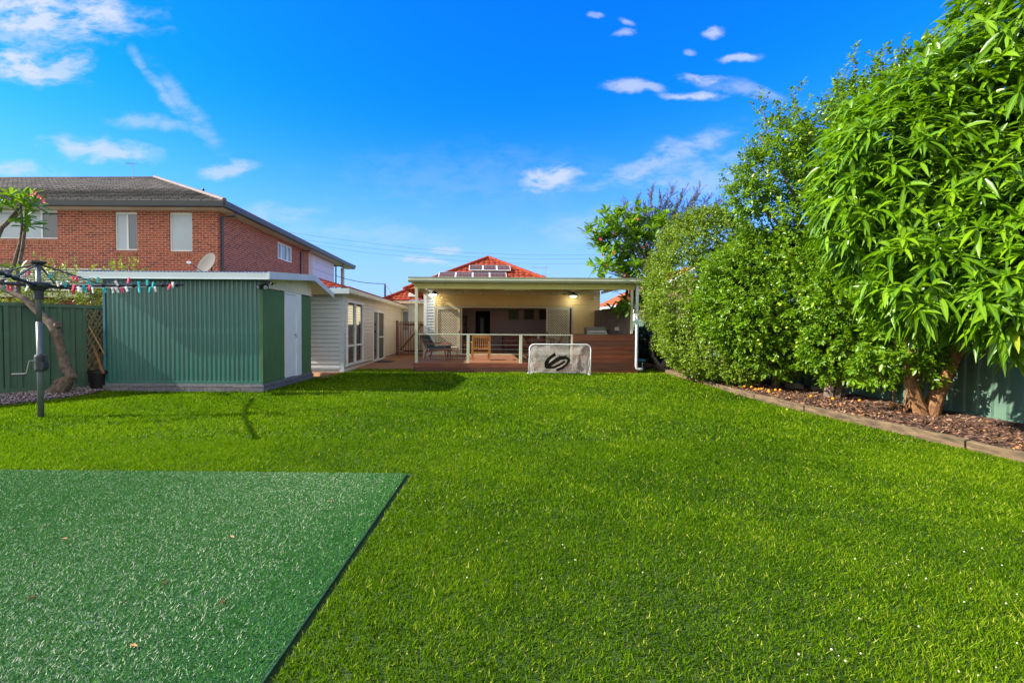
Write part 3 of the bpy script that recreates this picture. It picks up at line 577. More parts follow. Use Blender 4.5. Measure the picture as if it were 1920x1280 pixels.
# gable infill (cream battened)
RY=11.85; RZ=2.68; EZ=2.46
def roofz(y): return EZ+(RZ-EZ)*(y-9.35)/(RY-9.35) if y<RY else RZ-(RZ-2.36)*(y-RY)/(13.35-RY)
mb=MB(); mb.sheet((sx1+.015,sy0-.02,2.225),(0,1,0),(0,0,1),(1,0,0),sy1-sy0+.02,1,.09,.010,'trap',top=lambda q:roofz(sy0-.02+q)-2.225-.06); mb.build('gable_panel','cream',t)
mb=MB(); mb.box(sx1+.01,sx1+.05,sy0,sy1,2.205,2.235); mb.build('gable_trim','cream',t)
# roof sheets and trims
rx0,rx1=-8.25,-4.30
for (ya,za,yb,zb) in ((9.36,EZ,RY,RZ),(13.35,2.36,RY,RZ)):
    v=Vector((0,yb-ya,zb-za)); L=v.length; v.normalize(); n=Vector((0,-v.z,v.y)) if v.y>0 else Vector((0,v.z,-v.y)); 
    if n.z<0: n=-n
    mb=MB(); mb.sheet((rx0,ya,za+.02),(1,0,0),v,n,rx1-rx0-.02,L,.0765,.022); mb.build('roof_sheet','zinc',t,smooth=True)
mb=MB(); mb.add([(rx0+.02,9.42,EZ),(rx1-.05,9.42,EZ),(rx1-.05,RY,RZ),(rx0+.02,RY,RZ),(rx0+.02,13.3,2.37),(rx1-.05,13.3,2.37),(rx0+.02,9.42,EZ-.03),(rx1-.05,9.42,EZ-.03),(rx1-.05,RY,RZ-.03),(rx0+.02,RY,RZ-.03),(rx0+.02,13.3,2.34),(rx1-.05,13.3,2.34)],[(0,1,2,3),(3,2,5,4),(6,9,8,7),(9,10,11,8)]); mb.build('roof_lining','cream',t)
mb=MB(); mb.box(rx0,rx1-.03,9.33,9.355,2.335,2.475); mb.box(rx0,rx1-.03,9.30,9.33,2.335,2.35); mb.build('front_gutter','gutter_blue',t,bevel=.004)
mb=MB(); prof=[(9.30,EZ-.12),(9.30,EZ+.035),(RY,RZ+.05),(13.42,2.375),(13.42,2.235),(RY,RZ-.10)]
mb.prism([(rx1-.028,y,z) for y,z in prof],(.03,0,0)); mb.build('barge_board','siding_white',t)
# lamp with two heads under the corner
t=thing('security_light','black twin spotlight under the front right corner of the shed roof','light',(-4.42,9.45,2.32))
mb=MB(); mb.box(-4.50,-4.36,9.40,9.47,2.285,2.33); mb.build('mount','black',t)
for dx,dy,aim in ((-.09,-.02,(-.6,-1,-.35)),(.02,-.03,(.3,-1,-.4))):
    c=Vector((-4.43+dx,9.43+dy,2.20)); a=Vector(aim).normalized(); mb=MB(); mb.tube([(-4.43,9.43,2.29),tuple(c-a*.03)],.012,6); mb.lathe(c-a*.06,[(.02,0),(.045,.02),(.05,.13),(.052,.135)],14,a); h=mb.build('head','black',t,smooth=False)
    mb=MB(); mb.lathe(c+a*.076,[(.043,0),(.035,.004)],14,a); mb.build('lens','glass_sky',h)
mb=MB(); mb.tube([(-4.43,9.43,2.26),(-4.33,9.41,2.27)],.01,6); mb.add([(-4.33,9.37,2.30),(-4.22,9.37,2.27),(-4.22,9.45,2.25),(-4.33,9.45,2.28)],[(0,1,2,3)]); mb.lathe((-4.30,9.41,2.23),[(.02,0),(.03,.02),(.02,.05)],10); mb.build('sensor','black',t)
# satellite dish on the shed roof
t=thing('satellite_dish','pale oval satellite dish standing on the shed roof','satellite dish',(-6.45,11.0,2.62))
c=Vector(at(389,495,11.0)); ax=Vector((-.38,-.85,.42)).normalized()
mb=MB(); mb.lathe(c-ax*.02,[(.01,0),(.10,.006),(.2,.025),(.28,.055),(.285,.055),(.2,.018),(.1,-.006),(.01,-.012)],28,ax); mb.build('reflector',mat('dishgrey',(.12,.115,.11),.8,.06,4,spec=.1),t,smooth=True)
mb=MB(); lo=c+ax*.02+Vector((0,0,-.27)); lnb=Vector(at(353,492,10.75)); mb.tube([tuple(lo),tuple(lnb)],.010,6); mb.build('arm','grey_dark',t)
mb=MB(); mb.lathe(lnb,[(.02,-.03),(.03,0),(.03,.05),(.015,.06)],10,(c-lnb)); mb.build('receiver','pvcwhite',t)
mb=MB(); mb.tube([tuple(c-ax*.03),(c.x+.08,c.y+.03,c.z-.1),(c.x+.08,c.y+.03,2.60)],.018,8); mb.build('mast','grey_dark',t)
# ================================================================ TILED ROOF SLOPES
def tiles(mb,o,u,v,V,lim,tw=.26,th=.33,amp=.032,step=.028,flat=False):
    o=Vector(o);u=Vector(u).normalized();v=Vector(v).normalized();n=u.cross(v).normalized()
    if n.z<0: n=-n
    rows=int(math.ceil(V/th)); k=1 if flat else 6
    for r in range(rows):
        a=r*th;b_=min((r+1)*th,V)
        la=lim(a);lb=lim(b_)
        if la[1]-la[0]<.02: break
        sh=(r%2)*tw*.5*(1 if flat else 0)
        i0=math.floor((la[0]-sh)/tw*k); i1=math.ceil((la[1]-sh)/tw*k)
        us=sorted(set([la[0],la[1]]+[i*tw/k+sh for i in range(i0,i1+1) if la[0]<i*tw/k+sh<la[1]]))
        base=len(mb.v)
        for q in us:
            h=0 if flat else amp*abs(math.sin(PI*(q/tw)))
            if lb[1]>lb[0]: q2=min(max(q,lb[0]),lb[1])
            else: q2=(lb[0]+lb[1])/2
            mb.v.append(tuple(o+u*q+v*a+n*(h+0))); mb.v.append(tuple(o+u*q+v*a+n*(h+step))); mb.v.append(tuple(o+u*q2+v*b_+n*(h if q2==q else 0)))
        for i in range(len(us)-1):
            p=base+3*i; mb.f+=[(p,p+3,p+4,p+1),(p+1,p+4,p+5,p+2)]
    return mb
def hipcap(pts,r,m,name,parent):
    mb=MB(); mb.tube(pts,r,8); return mb.build(name,m,parent)
# ================================================================ BRICK HOUSE
BX=-9.3; BY=16.2; BYE=24.7; BZ=5.47
t=thing('brick_house','two storey red brick house with dark tiled hip roof behind the left fence','house',(BX,BY,0))
ws=[(-15.9,at(100,0,BY)[0],at(0,447,BY)[2],at(0,393,BY)[2]),(at(208,0,BY)[0],at(251,0,BY)[0],at(230,469,BY)[2],at(230,397,BY)[2]),(at(312,0,BY)[0],at(355.5,0,BY)[0],at(330,471,BY)[2],at(330,398,BY)[2])]
ws[0]=(-17.6,ws[0][1],ws[0][2],ws[0][3])
mb=MB(); xs=-30; 
for (a,b,z0,z1) in ws:
    mb.box(xs,a,BY,BY+.25,0,BZ); mb.box(a,b,BY,BY+.25,0,z0-.20); mb.box(a,b,BY+.003,BY+.25,z0-.20,z0); mb.box(a,b,BY,BY+.25,z1,BZ); xs=b
mb.box(xs,BX,BY,BY+.25,0,BZ)
mb.build('front_wall','brick',t)
sy_a=BX*-1
def yx(u,X): 
    d=ray(u,500); return X/d[0]*d[1]
wy0,wy1=yx(521,BX),yx(547,BX); wz0,wz1=4.06-.02,4.06+.98
wz1=H+(617-455)/F*wy0-.02; wz0=H+(617-487)/F*wy0
ny0,ny1=yx(566,BX),yx(568.5,BX)
mb=MB(); mb.box(BX-.25,BX,BY+.25,wy0,0,BZ); mb.box(BX-.25,BX,wy0,wy1,0,wz0); mb.box(BX-.25,BX,wy0,wy1,wz1,BZ); mb.box(BX-.25,BX,wy1,ny0,0,BZ); mb.box(BX-.25,BX,ny1,BYE,0,BZ); mb.box(BX-.25,BX,ny0,ny1,0,2.2); mb.box(BX-.3,BX-.2,wy0-.3,ny1+.5,2,BZ)
mb.build('side_wall','brick',t)
for i,(a,b,z0,z1) in enumerate(ws):
    mb=MB(); mb.box(a,b,BY-.012,BY-.002,z0-.20,z0-.02); mb.build('window_sill','sillbrick',t)
    fr=MB(); w=.05; y0,y1=BY+.06,BY+.11
    fr.box(a,b,y0,y1,z0,z0+w); fr.box(a,b,y0,y1,z1-w*1.6,z1); fr.box(a,a+w,y0,y1,z0+w,z1-w*1.6); fr.box(b-w,b,y0,y1,z0+w,z1-w*1.6)
    mid=[a+(b-a)*.52] if i<2 else []
    if i==0: mid=[b-1.25,b-.62]
    for q in mid: fr.box(q-w*.6,q+w*.6,y0+.003,y1-.003,z0+w,z1-w*1.6)
    fr=fr.build('window','white',t)
    ed=[a]+mid+[b]
    for j in range(len(ed)-1):
        g=MB(); g.box(ed[j]+w*.6,ed[j+1]-w*.6,BY+.08,BY+.09,z0+w*.9,z1-w*1.5); g.build('pane','blind' if (i==2 or (i==1 and j==0) or (i==0 and j<2)) else ('glass' if i==0 else 'glass_dim'),fr)
fr=MB(); X=BX-.06; fr.box(X-.04,X+.05,wy0,wy1,wz0,wz0+.06); fr.box(X-.04,X+.05,wy0,wy1,wz1-.07,wz1)
for q in (wy0+.03,wy0+(wy1-wy0)*.27,wy0+(wy1-wy0)*.68,wy1-.03): fr.box(X-.037,X+.053,q-.035,q+.035,wz0+.06,wz1-.07)
fr=fr.build('window','white',t); g=MB(); g.box(X-.01,X,wy0,wy1,wz0+.03,wz1-.03); g.build('pane','glass_sky',fr)
mb=MB(); mb.box(BX-.1,BX-.05,ny0,ny1,2.2,BZ-.1); mb.build('window','white',t)
# upper end: white cladding and balcony post
mb=MB(); mb.box(BX-.3,BX+.02,BYE,BYE+.55,2.9,BZ-.02); mb.build('corner_pier','soffit',t)
cy0,cy1=BYE+.55,yx(626,BX)
mb=MB(); mb.siding((BX-.02,cy0,0),(0,1,0),(1,0,0),cy1-cy0,3.0,BZ-.03,.42,.014); mb.box(BX-.3,BX-.02,cy0,cy1,3.0,BZ-.03); mb.build('cladding','cladwhite',t)
mb=MB(); py=yx(644,BX); mb.box(BX-.14,BX+.02,py-.15,py+.15,2.9,BZ-.05); mb.build('balcony_post','soffit',t)
mb=MB(); mb.box(-24,BX-.02,BYE+.3,31.2,2.6,3.0); mb.build('balcony_floor','redmetal',t)
# soffit, gutter
gx=BX+.5; gy=BY-.5; ge=31.9
mb=MB(); mb.box(-30,gx-.06,gy+.06,BY+.1,BZ+.0,BZ+.03); mb.box(BX-.1,gx-.06,BY+.1,ge,BZ+.0,BZ+.03); mb.build('soffit','soffit',t)
mb=MB(); mb.prism([(-30,gy-.02,BZ+.0),(-30,gy-.06,BZ+.03),(-30,gy-.08,BZ+.20),(-30,gy+.06,BZ+.20),(-30,gy+.06,BZ)],(gx+30+.02,0,0))
mb.prism([(gx+.02,gy-.02,BZ+.003),(gx+.06,gy-.02,BZ+.03),(gx+.08,gy-.02,BZ+.203),(gx-.06,gy-.02,BZ+.203),(gx-.06,gy-.02,BZ+.003)],(0,ge-gy,0)); mb.build('gutter','dark_gutter',t)
for (dyy) in (BY+.18,yx(562.5,BX),yx(628,BX)):
    mb=MB(); bot=3.2 if dyy>24 else 0; o=.045
    mb.tube([(gx-.02,dyy+.15,BZ+.05),(gx-.02,dyy+.1,BZ-.12),(BX+.06,dyy,BZ-.16),(BX+.06,dyy,bot+.3),(BX+.06,dyy,bot)],o,8); mb.build('downpipe','dark_gutter',t)
AP=Vector((-17.0,23.9,9.12)); AP2=Vector((-26,23.9,8.75)); C0=Vector((gx+.04,gy-.04,BZ+.20))
s_=(AP.z-C0.z)/(AP.y-C0.y)
mb=MB(); Vl=math.hypot(AP.y-C0.y,AP.z-C0.z); run=AP.y-C0.y
tiles(mb,C0,(-1,0,0),(0,run,AP.z-C0.z),Vl,lambda q:( (gx-AP.x)*q/Vl, min(22,(gx-AP.x)+.02+(Vl-q)*9.0)),tw=.42,th=.37,step=.045,flat=True)
C1=Vector((gx+.04,ge+.1,BZ+.20)); half=(C1.y-C0.y)/2
vv=Vector((AP.x-C0.x,0,AP.z-C0.z)); Vs=vv.length
tiles(mb,C0,(0,1,0),vv,Vs,lambda q:( run*q/Vs, (C1.y-C0.y)-(C1.y-C0.y-run)*q/Vs),tw=.42,th=.37,step=.045,flat=True)
mb.add([C1,AP,(-30,AP.y,AP.z-1.6),(-30,C1.y,C1.z)],[(0,1,2,3)])
rf=mb.build('roof','darkroof',t)
hipcap([tuple(C0+Vector((0,0,.04))),tuple(AP+Vector((0,0,.05)))],.075,'ridgecap','ridge_cap',t); hipcap([tuple(AP),(AP.x-13.0,AP.y-1.32,AP.z-.58)],.075,'capdark','ridge_cap',t); hipcap([tuple(C1),tuple(AP)],.08,'capdark','ridge_cap',t)
mb=MB(); vp=Vector(at(381,357,19)); mb.tube([(vp.x,vp.y,6.2),(vp.x,vp.y,vp.z)],.03,8); mb.lathe((vp.x,vp.y,vp.z),[(.05,0),(.06,.02),(.02,.09)],8); mb.build('roof_vent','black',t)
def antenna(base,h,arm,n,label,tiltx=1):
    t=thing('tv_antenna',label,'antenna',base); b=Vector(base)
    mb=MB(); mb.tube([tuple(b),tuple(b+Vector((0,0,h)))],.016,6); mb.build('mast','wire',t)
    mb=MB(); top=b+Vector((0,0,h*.93)); mb.tube([tuple(top-Vector((arm*.85*tiltx,0,.02))),tuple(top+Vector((arm*.15,0,0)))],.012,6)
    for k in range(n):
        p=top+Vector((-arm*tiltx*(.05+.8*k/n),0,0)); l=.14+.12*(1-k/n); mb.tube([tuple(p-Vector((.03,l,l*.25))),tuple(p+Vector((.03,l,l*.25)))],.006,5)
    mb.build('elements','wire',t)
antenna((at(249,334,23)[0],23,8.6),1.0,.5,5,'thin tv antenna on the ridge of the brick house',.7)
# low garage wing of the neighbour behind the left fence
t=thing('neighbour_garage','low dark roofed brick garage seen over the left fence','garage',(-13.5,13.6,0))
gy0=13.4
mb=MB(); mb.box(-20,-10.2,gy0+.5,gy0+2.4,0,2.25); mb.build('wall','brick',t)
mb=MB(); mb.box(-20,at(158,0,gy0)[0],gy0-.02,gy0+.03,2.22,2.36); mb.build('fascia','soffit',t)
mb=MB(); e=at(160,530,gy0)[0]; tiles(mb,(e,gy0-.05,2.36),(-1,0,0),(0,2.5,1.0),2.69,lambda q:(q*.45,9),tw=.42,th=.3,step=.045,flat=True); mb.build('roof','darkroof',t)
mb=MB(); mb.box(-11.1,-10.75,gy0+.44,gy0+.5,.9,2.1); mb.build('window','white',t)
# ================================================================ WHITE CLAPBOARD OUTBUILDING
OX=-4.17; OY=13.85; OE=24.1; OZ=2.38
t=thing('clapboard_studio','white weatherboard outbuilding with red roof beside the brick passage','outbuilding',(-6,18,0))
mb=MB(); mb.siding((-7.6,OY,0),(1,0,0),(0,-1,0),OX+7.6-.10,.10,OZ,.128); mb.box(-7.6,OX-.01,OY+.01,OY+.1,0,OZ); mb.build('front_wall','siding_white',t)
w0,w1=14.12,16.1; wz0_,wz1_=.17,2.24; d0,d1=17.6,19.6
mb=MB()
for (a,b,z0,z1) in ((OY+.12,w0,.12,OZ),(w0,w1,wz1_,OZ),(w1,d0,.12,OZ),(d0,d1,2.06,OZ),(d1,OE,.12,OZ)):
    mb.siding((OX,a,0),(0,1,0),(1,0,0),b-a,z0,z1,.128)
mb.box(OX-.12,OX-.02,OY+.1,w0,0,OZ); mb.box(OX-.12,OX-.02,w0,w1,wz1_,OZ); mb.box(OX-.12,OX-.02,w1,d0,0,OZ); mb.box(OX-.12,OX-.02,d0,d1,2.06,OZ); mb.box(OX-.12,OX-.02,d1,OE,0,OZ); mb.box(OX-.12,OX-.02,w0,w1,0,wz0_)
mb.build('side_wall','siding_cream',t)
mb=MB(); mb.box(OX-.11,OX+.03,OY-.03,OY+.11,.03,OZ); mb.build('corner_board','siding_white',t)
mb=MB(); mb.box(OX,OX+.02,OY+.12,d0,.03,.12); mb.build('plinth','siding_cream',t)
mb=MB(); mb.box(-7.6,OX+.04,OY-.05,OY,-.02,.04); mb.box(OX,OX+.10,OY,d0-.6,-.02,.028); mb.build('footing','concrete',t)
def frame(mb,X,a,b,z0,z1,w,y=None,d=.06):
    mb.box(X-.04,X+d,a,b,z0,z0+w); mb.box(X-.04,X+d,a,b,z1-w,z1); mb.box(X-.04,X+d,a,a+w,z0+w,z1-w); mb.box(X-.04,X+d,b-w,b,z0+w,z1-w)
fr=MB(); frame(fr,OX,w0,w1,wz0_,wz1_,.07); zt=.80; ym=(w0+w1)/2; fr.box(OX-.03,OX+.05,w0+.07,w1-.07,zt-.03,zt+.03); fr.box(OX-.03,OX+.055,ym-.035,ym+.035,wz0_+.07,zt-.03); fr.box(OX-.03,OX+.055,ym-.035,ym+.035,zt+.03,wz1_-.07); fr=fr.build('window','white',t)
for (a,b,z0,z1) in ((w0,ym,.2,zt),(ym,w1,.2,zt),(w0,ym,zt,2.2),(ym,w1,zt,2.2)):
    g=MB(); g.box(OX+.0,OX+.008,a+.036,b-.036,z0,z1); g.build('pane',glass('mirrorpane',(.03,.028,.025),.02) if 'mirrorpane' not in bpy.data.materials else bpy.data.materials['mirrorpane'],fr)
fr=MB(); frame(fr,OX,d0,d1,.06,2.06,.06); ym=d0+(d1-d0)*.47; fr.box(OX-.02,OX+.045,ym-.04,ym+.04,.12,2.0); fr.box(OX-.01,OX+.05,ym+.04,d1-.06,.98,1.03); fr=fr.build('sliding_door','white',t)
g=MB(); g.box(OX-.01,OX,d0+.06,ym-.04,.12,2.0); g.build('pane','glass',fr); g=MB(); g.box(OX+.01,OX+.02,ym+.04,d1-.06,.12,2.0); g.build('screen',mat('flyscreen',(.10,.085,.07),.8,.05,3),fr)
hx=OX+.26
mb=MB(); mb.prism([(hx-.12,OY-.3,OZ+.02),(hx,OY-.3,OZ+.02),(hx+.02,OY-.3,OZ+.05),(hx+.03,OY-.3,OZ+.17),(hx-.12,OY-.3,OZ+.17)],(0,OE-OY+.9,0)); mb.build('side_gutter','cream',t)
mb=MB(); mb.box(-8,hx+.03,OY-.36,OY-.30,OZ-.0,OZ+.15); mb.build('front_gutter','gutter_blue',t)
mb=MB(); mb.box(-8,hx-.12,OY-.30,OY+.02,OZ,OZ+.02); mb.box(OX-.1,hx-.12,OY+.02,OE+.5,OZ,OZ+.02); mb.build('soffit','cream',t)
zr=OZ+.17; sl_=.28; ax_=-6.0
cF=Vector((hx,OY-.33,zr)); rn=hx-ax_
mb=MB(); tiles(mb,cF,(-1,0,0),(0,rn,rn*sl_),rn*math.hypot(1,sl_),lambda q:(q/math.hypot(1,sl_),2*rn-q/math.hypot(1,sl_)),tw=.3,th=.33,amp=.025)
tiles(mb,cF,(0,1,0),(-rn,0,rn*sl_),rn*math.hypot(1,sl_),lambda q:(q/math.hypot(1,sl_),OE+.6-cF.y),tw=.3,th=.33,amp=.025); mb.build('roof','redtile',t)
mb=MB(); mb.tube([(hx-.05,OE+.3,OZ),(OX+.06,OE-.1,OZ-.15),(OX+.06,OE-.12,.1)],.04,8); mb.build('downpipe','cream',t)
mb=MB(); mb.box(-4.05,-3.5,17.7,18.6,.034,.055); mb.build('door_mat','black',label='black door mat on the brick paving outside the sliding door',cat='mat',bevel=.004)
# gate
GY=22.5
t=thing('timber_gate','brown slatted timber gate with diagonal brace closing the side passage','gate',(-3.2,GY,0))
x0,x1=-4.05,-2.35
for i in range(21):
    q=x0+.03+i*(x1-x0-.06)/20; mb=MB(); mb.box(q-.02,q+.02,GY-.03,GY-.008,.08,1.72); mb.build('slat','gatewood',t)
mb=MB(); mb.box(x0,x1,GY-.006,GY+.04,1.50,1.60); mb.build('rail','gatewood',t); mb=MB(); mb.box(x0,x1,GY-.006,GY+.04,.20,.30); mb.build('rail','gatewood',t)
mb=MB(); mb.bar((x0+.1,GY+.0,.3),(-2.9,GY+.0,1.5),.07,.085,(0,1,0)); mb.build('brace','gatewood',t)
mb=MB(); mb.box(x0-.13,x0-.02,GY-.06,GY+.06,0,1.76); mb.build('post','gatewood',t)
for z in (1.55,.25):
    mb=MB(); mb.box(x0-.08,x0+.28,GY-.045,GY-.034,z-.02,z+.02); mb.build('hinge','steel',t)
# ================================================================ MAIN HOUSE
WY=18.8; DF=.29; RF=.33; VY=14.2
t=thing('main_house','single storey cream weatherboard house with covered timber deck and red tiled roof','house',(1.3,WY,0))
H1=t
# deck
dk=MB(); yb=VY+.02
while yb<WY-.02:
    dk.box(-2.05,4.80,yb,min(yb+.088,WY-.02),DF-.025,DF); yb+=.093
dk.box(-2.0,4.75,VY+.05,WY,DF-.06,DF-.03); dk.build('deck_boards','deck',t)
mb=MB(); mb.box(-2.07,2.88,VY-.02,VY+.015,.155,DF-.002); mb.build('fascia_board','merbau',t); mb=MB(); mb.box(-2.07,2.88,VY-.018,VY+.013,.0,.150); mb.build('fascia_board','merbau_dark',t)
mb=MB(); mb.box(-2.07,-2.04,VY+.016,WY,.0,DF-.002); mb.build('fascia_board','merbau_dark',t)
# posts
def post(x,y,z0,z1,w,name='post',m='cream_trim'):
    mb=MB(); mb.box(x-w/2,x+w/2,y-w/2,y+w/2,z0,z1); return mb.build(name,m,H1,bevel=.004)
post(-1.99,VY+.06,DF-.002,2.62,.09,m='fascia_green'); post(4.74,VY+.06,1.24,2.62,.07)
# front beam, side beam, gutter fascia
mb=MB(); mb.box(-2.06,4.82,VY+.02,VY+.09,2.605,2.775); mb.build('front_beam','beam_yellow',t)
mb=MB(); mb.box(-2.06,-2.0,VY+.09,WY,2.62,2.80); mb.build('side_beam','cream_trim',t)
mb=MB(); mb.prism([(-2.22,VY-.16,2.79),(-2.22,VY-.20,2.83),(-2.22,VY-.21,2.86),(-2.22,VY-.19,2.88),(-2.22,VY-.21,2.945),(-2.22,VY-.17,2.95),(-2.22,VY+.02,2.95),(-2.22,VY+.02,2.79)],(7.22,0,0)); mb.build('gutter','fascia_green',t)
# skillion roof with ceiling ribs
mb=MB(); v=Vector((0,WY+.1-VY,.30)).normalized(); n=Vector((0,-v.z,v.y))
mb.sheet((-2.2,VY+.03,2.80),(1,0,0),v,-n,7.18,WY+.1-VY,.19,.02,'trap'); mb.add([(-2.22,VY-.05,2.93),(5.0,VY-.05,2.93),(5.0,WY+.4,3.24),(-2.22,WY+.4,3.24)],[(0,1,2,3)]); mb.box(-2.22,-2.20,VY,WY,2.82,2.93); mb.box(4.98,5.0,VY,WY,2.82,2.93); mb.build('verandah_roof','cream_trim',t)
for q in (15.7,17.2):
    z=2.80+.30*(q-VY)/(WY-VY)-.03; mb=MB(); mb.box(-2.0,4.9,q-.04,q+.04,z-.13,z); mb.build('purlin','cream_trim',t)
mb=MB(); mb.box(-2.3,4.86,WY-.09,WY-.02,2.80,2.90); mb.build('wall_plate','cream_trim',t)
for q in (-1.1,.0,1.15,2.15,3.0,3.75):
    mb=MB(); mb.box(q-.04,q+.04,WY-.17,WY-.094,2.78,2.85); mb.build('bracket','white',t)
# back wall
ox0,ox1,oz1=-.80,2.70,2.24; lx0=-1.90; rx_=3.84
mb=MB(); P=.118
mb.siding((lx0,WY,0),(1,0,0),(0,-1,0),rx_-lx0,2.30,3.0,P); mb.siding((rx_,WY,0),(1,0,0),(0,-1,0),4.86-rx_,DF+.002,3.0,P)
mb.box(-2.2,lx0,WY+.01,WY+.12,0,3.0); mb.box(lx0,rx_,WY+.01,WY+.12,2.30,3.0); mb.box(rx_,4.86,WY+.01,WY+.12,0,3.0); mb.build('rear_wall','rear_cream',t)
mb=MB(); mb.box(-2.33,-2.2,WY-.035,WY+.1,0,3.05); mb.build('corner_board','white',t); mb=MB(); mb.box(4.86,4.93,WY-.03,WY+.1,0,3.05); mb.build('corner_board','cream_trim',t)
mb=MB(); mb.siding((-2.3,WY+.1,0),(0,1,0),(-1,0,0),5.4,0.0,3.0,P); mb.box(-2.29,-2.2,WY+.1,WY+5.5,0,3); mb.siding((4.9,WY+.1,0),(0,1,0),(1,0,0),7,0,3.0,P); mb.box(4.8,4.89,WY+.12,WY+7,0,3); mb.build('side_wall','cream',t)
mb=MB(); mb.siding((-2.2,WY,0),(1,0,0),(0,-1,0),lx0+2.2,DF+.002,3.0,P); mb.build('wall_strip','siding_white',t)  # cool sky light on this strip is put into its siding colour
# door frames and screens
fr=MB(); y0,y1=WY-.05,WY+.10
fr.box(lx0,rx_,y0,y1,2.235,2.30); fr.box(lx0,lx0+.07,y0,y1,RF,2.235); fr.box(rx_-.07,rx_,y0,y1,RF,2.235); fr.box(lx0,rx_,y0-.02,y1,DF+.002,RF); fr=fr.build('door_frame','cream_trim',t)
def screen_door(a,b,hx_):
    w=.075; y=WY-.03; mb=MB(); mb.box(a,b,y-.02,y+.02,RF,RF+.1); mb.box(a,b,y-.02,y+.02,2.15,2.233); mb.box(a,a+w,y-.02,y+.02,RF+.1,2.15); mb.box(b-w,b,y-.02,y+.02,RF+.1,2.15)
    d=mb.build('screen_door','cream_trim',H1)
    mb=MB(); A,B,Z0,Z1=a+w,b-w,RF+.1,2.15; st=.105; c=-(Z1-Z0)
    while c<(B-A):
        for s in (1,-1):
            # x = A + c + (z-Z0) or mirrored
            za=max(0,-c); zb=min(Z1-Z0,(B-A)-c)
            if zb-za>.02:
                xa=c+za; xb=c+zb
                if s<0: xa,xb=(B-A)-xa,(B-A)-xb
                mb.bar((A+xa,y+.003*s,Z0+za),(A+xb,y+.003*s,Z0+zb),.034,.010,(0,1,0))
        c+=st
    mb.build('lattice','cream',d)
    mb=MB(); mb.box(A,B,y+.012,y+.016,Z0,Z1); mb.build('fly_mesh',mat('flymesh',(.02,.017,.015),.9,.1,3) if 'flymesh' not in bpy.data.materials else bpy.data.materials['flymesh'],d)
    mb=MB(); mb.box(hx_-.012,hx_+.012,y-.05,y-.021,1.15,1.30); mb.build('handle','black',d)
screen_door(lx0+.09,ox0-.03,ox0-.07); screen_door(2.72,rx_-.16,2.76)
mb=MB(); mb.box(ox0-.02,ox0+.06,WY+.0,WY+.06,RF,2.235); mb.build('door_jamb','cream_trim',t)
# the room seen through the opening
mb=MB(); ry1=23.2; rx0_,rx1_=-2.15,4.75
dw0,dw1,dwz=at(895,0,ry1)[0],at(923,0,ry1)[0],at(905,583,ry1)[2]
mb.box(rx0_,dw0,ry1,ry1+.1,RF,2.75); mb.box(dw1,rx1_,ry1,ry1+.1,RF,2.75); mb.box(dw0,dw1,ry1,ry1+.1,dwz,2.75); mb.build('room_wall','roomwall',t)
mb=MB(); mb.box(rx0_,rx0_+.05,WY+.12,ry1,RF,2.75); mb.box(rx1_-.05,rx1_,WY+.12,ry1,RF,2.75); mb.build('room_wall','roomwall',t)
mb=MB(); mb.box(rx0_,rx1_,WY,ry1+3,RF-.05,RF-.001); mb.build('room_floor','roomfloor',t)
mb=MB(); mb.box(rx0_,rx1_,WY+.12,ry1+3,2.75,2.8); mb.build('room_ceiling','white',t)
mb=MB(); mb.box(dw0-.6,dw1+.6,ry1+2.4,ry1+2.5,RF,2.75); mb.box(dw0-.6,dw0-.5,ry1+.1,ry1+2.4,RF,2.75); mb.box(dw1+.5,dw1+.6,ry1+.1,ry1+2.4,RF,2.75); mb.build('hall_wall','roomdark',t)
hd=MB(); a=at(902,0,ry1+2.3)[0]; b=at(913,0,ry1+2.3)[0]; hd.box(a,b,ry1+2.30,ry1+2.36,RF,2.15); hd=hd.build('hall_door','black',t); g=MB(); g.box(a+.07,b-.07,ry1+2.28,ry1+2.30,at(0,620,ry1+2.3)[2]-.1,1.98); g.build('pane',mat('gardenpane',(.12,.15,.05),.3,.8,9,dirt=(.03,.06,.03)),hd)  # green reflection in the door glass is painted into the pane colour
# fixtures
for (u,v,lb) in ((813,550,'round lit deck light at the left end of the cream wall'),(1075,553,'round lit deck light above the right screen door')):
    p=at(u,v,WY-.35); t2=thing('deck_light',lb,'light',(p[0],p[1],p[2]),group='round lights on the deck wall')
    mb=MB(); mb.lathe((p[0],p[1],p[2]),[(.03,.10),(.13,.05),(.16,-.01),(.16,-.04),(.14,-.04)],18); mb.tube([(p[0],p[1],p[2]+.08),(p[0],WY,p[2]+.12)],.02,6); mb.build('housing','black',t2)
    mb=MB(); mb.lathe((p[0],p[1],p[2]-.03),[(.13,0),(.12,-.03),(.06,-.055)],18); mb.build('lens','lamp',t2)
    li=bpy.data.lights.new('lamp_light','POINT'); li.energy=.7; li.color=(1,.9,.6); li.shadow_soft_size=.1; lo_=bpy.data.objects.new('lamp_light',li); COL.objects.link(lo_); lo_.location=(p[0],p[1]-.0,p[2]-.14)
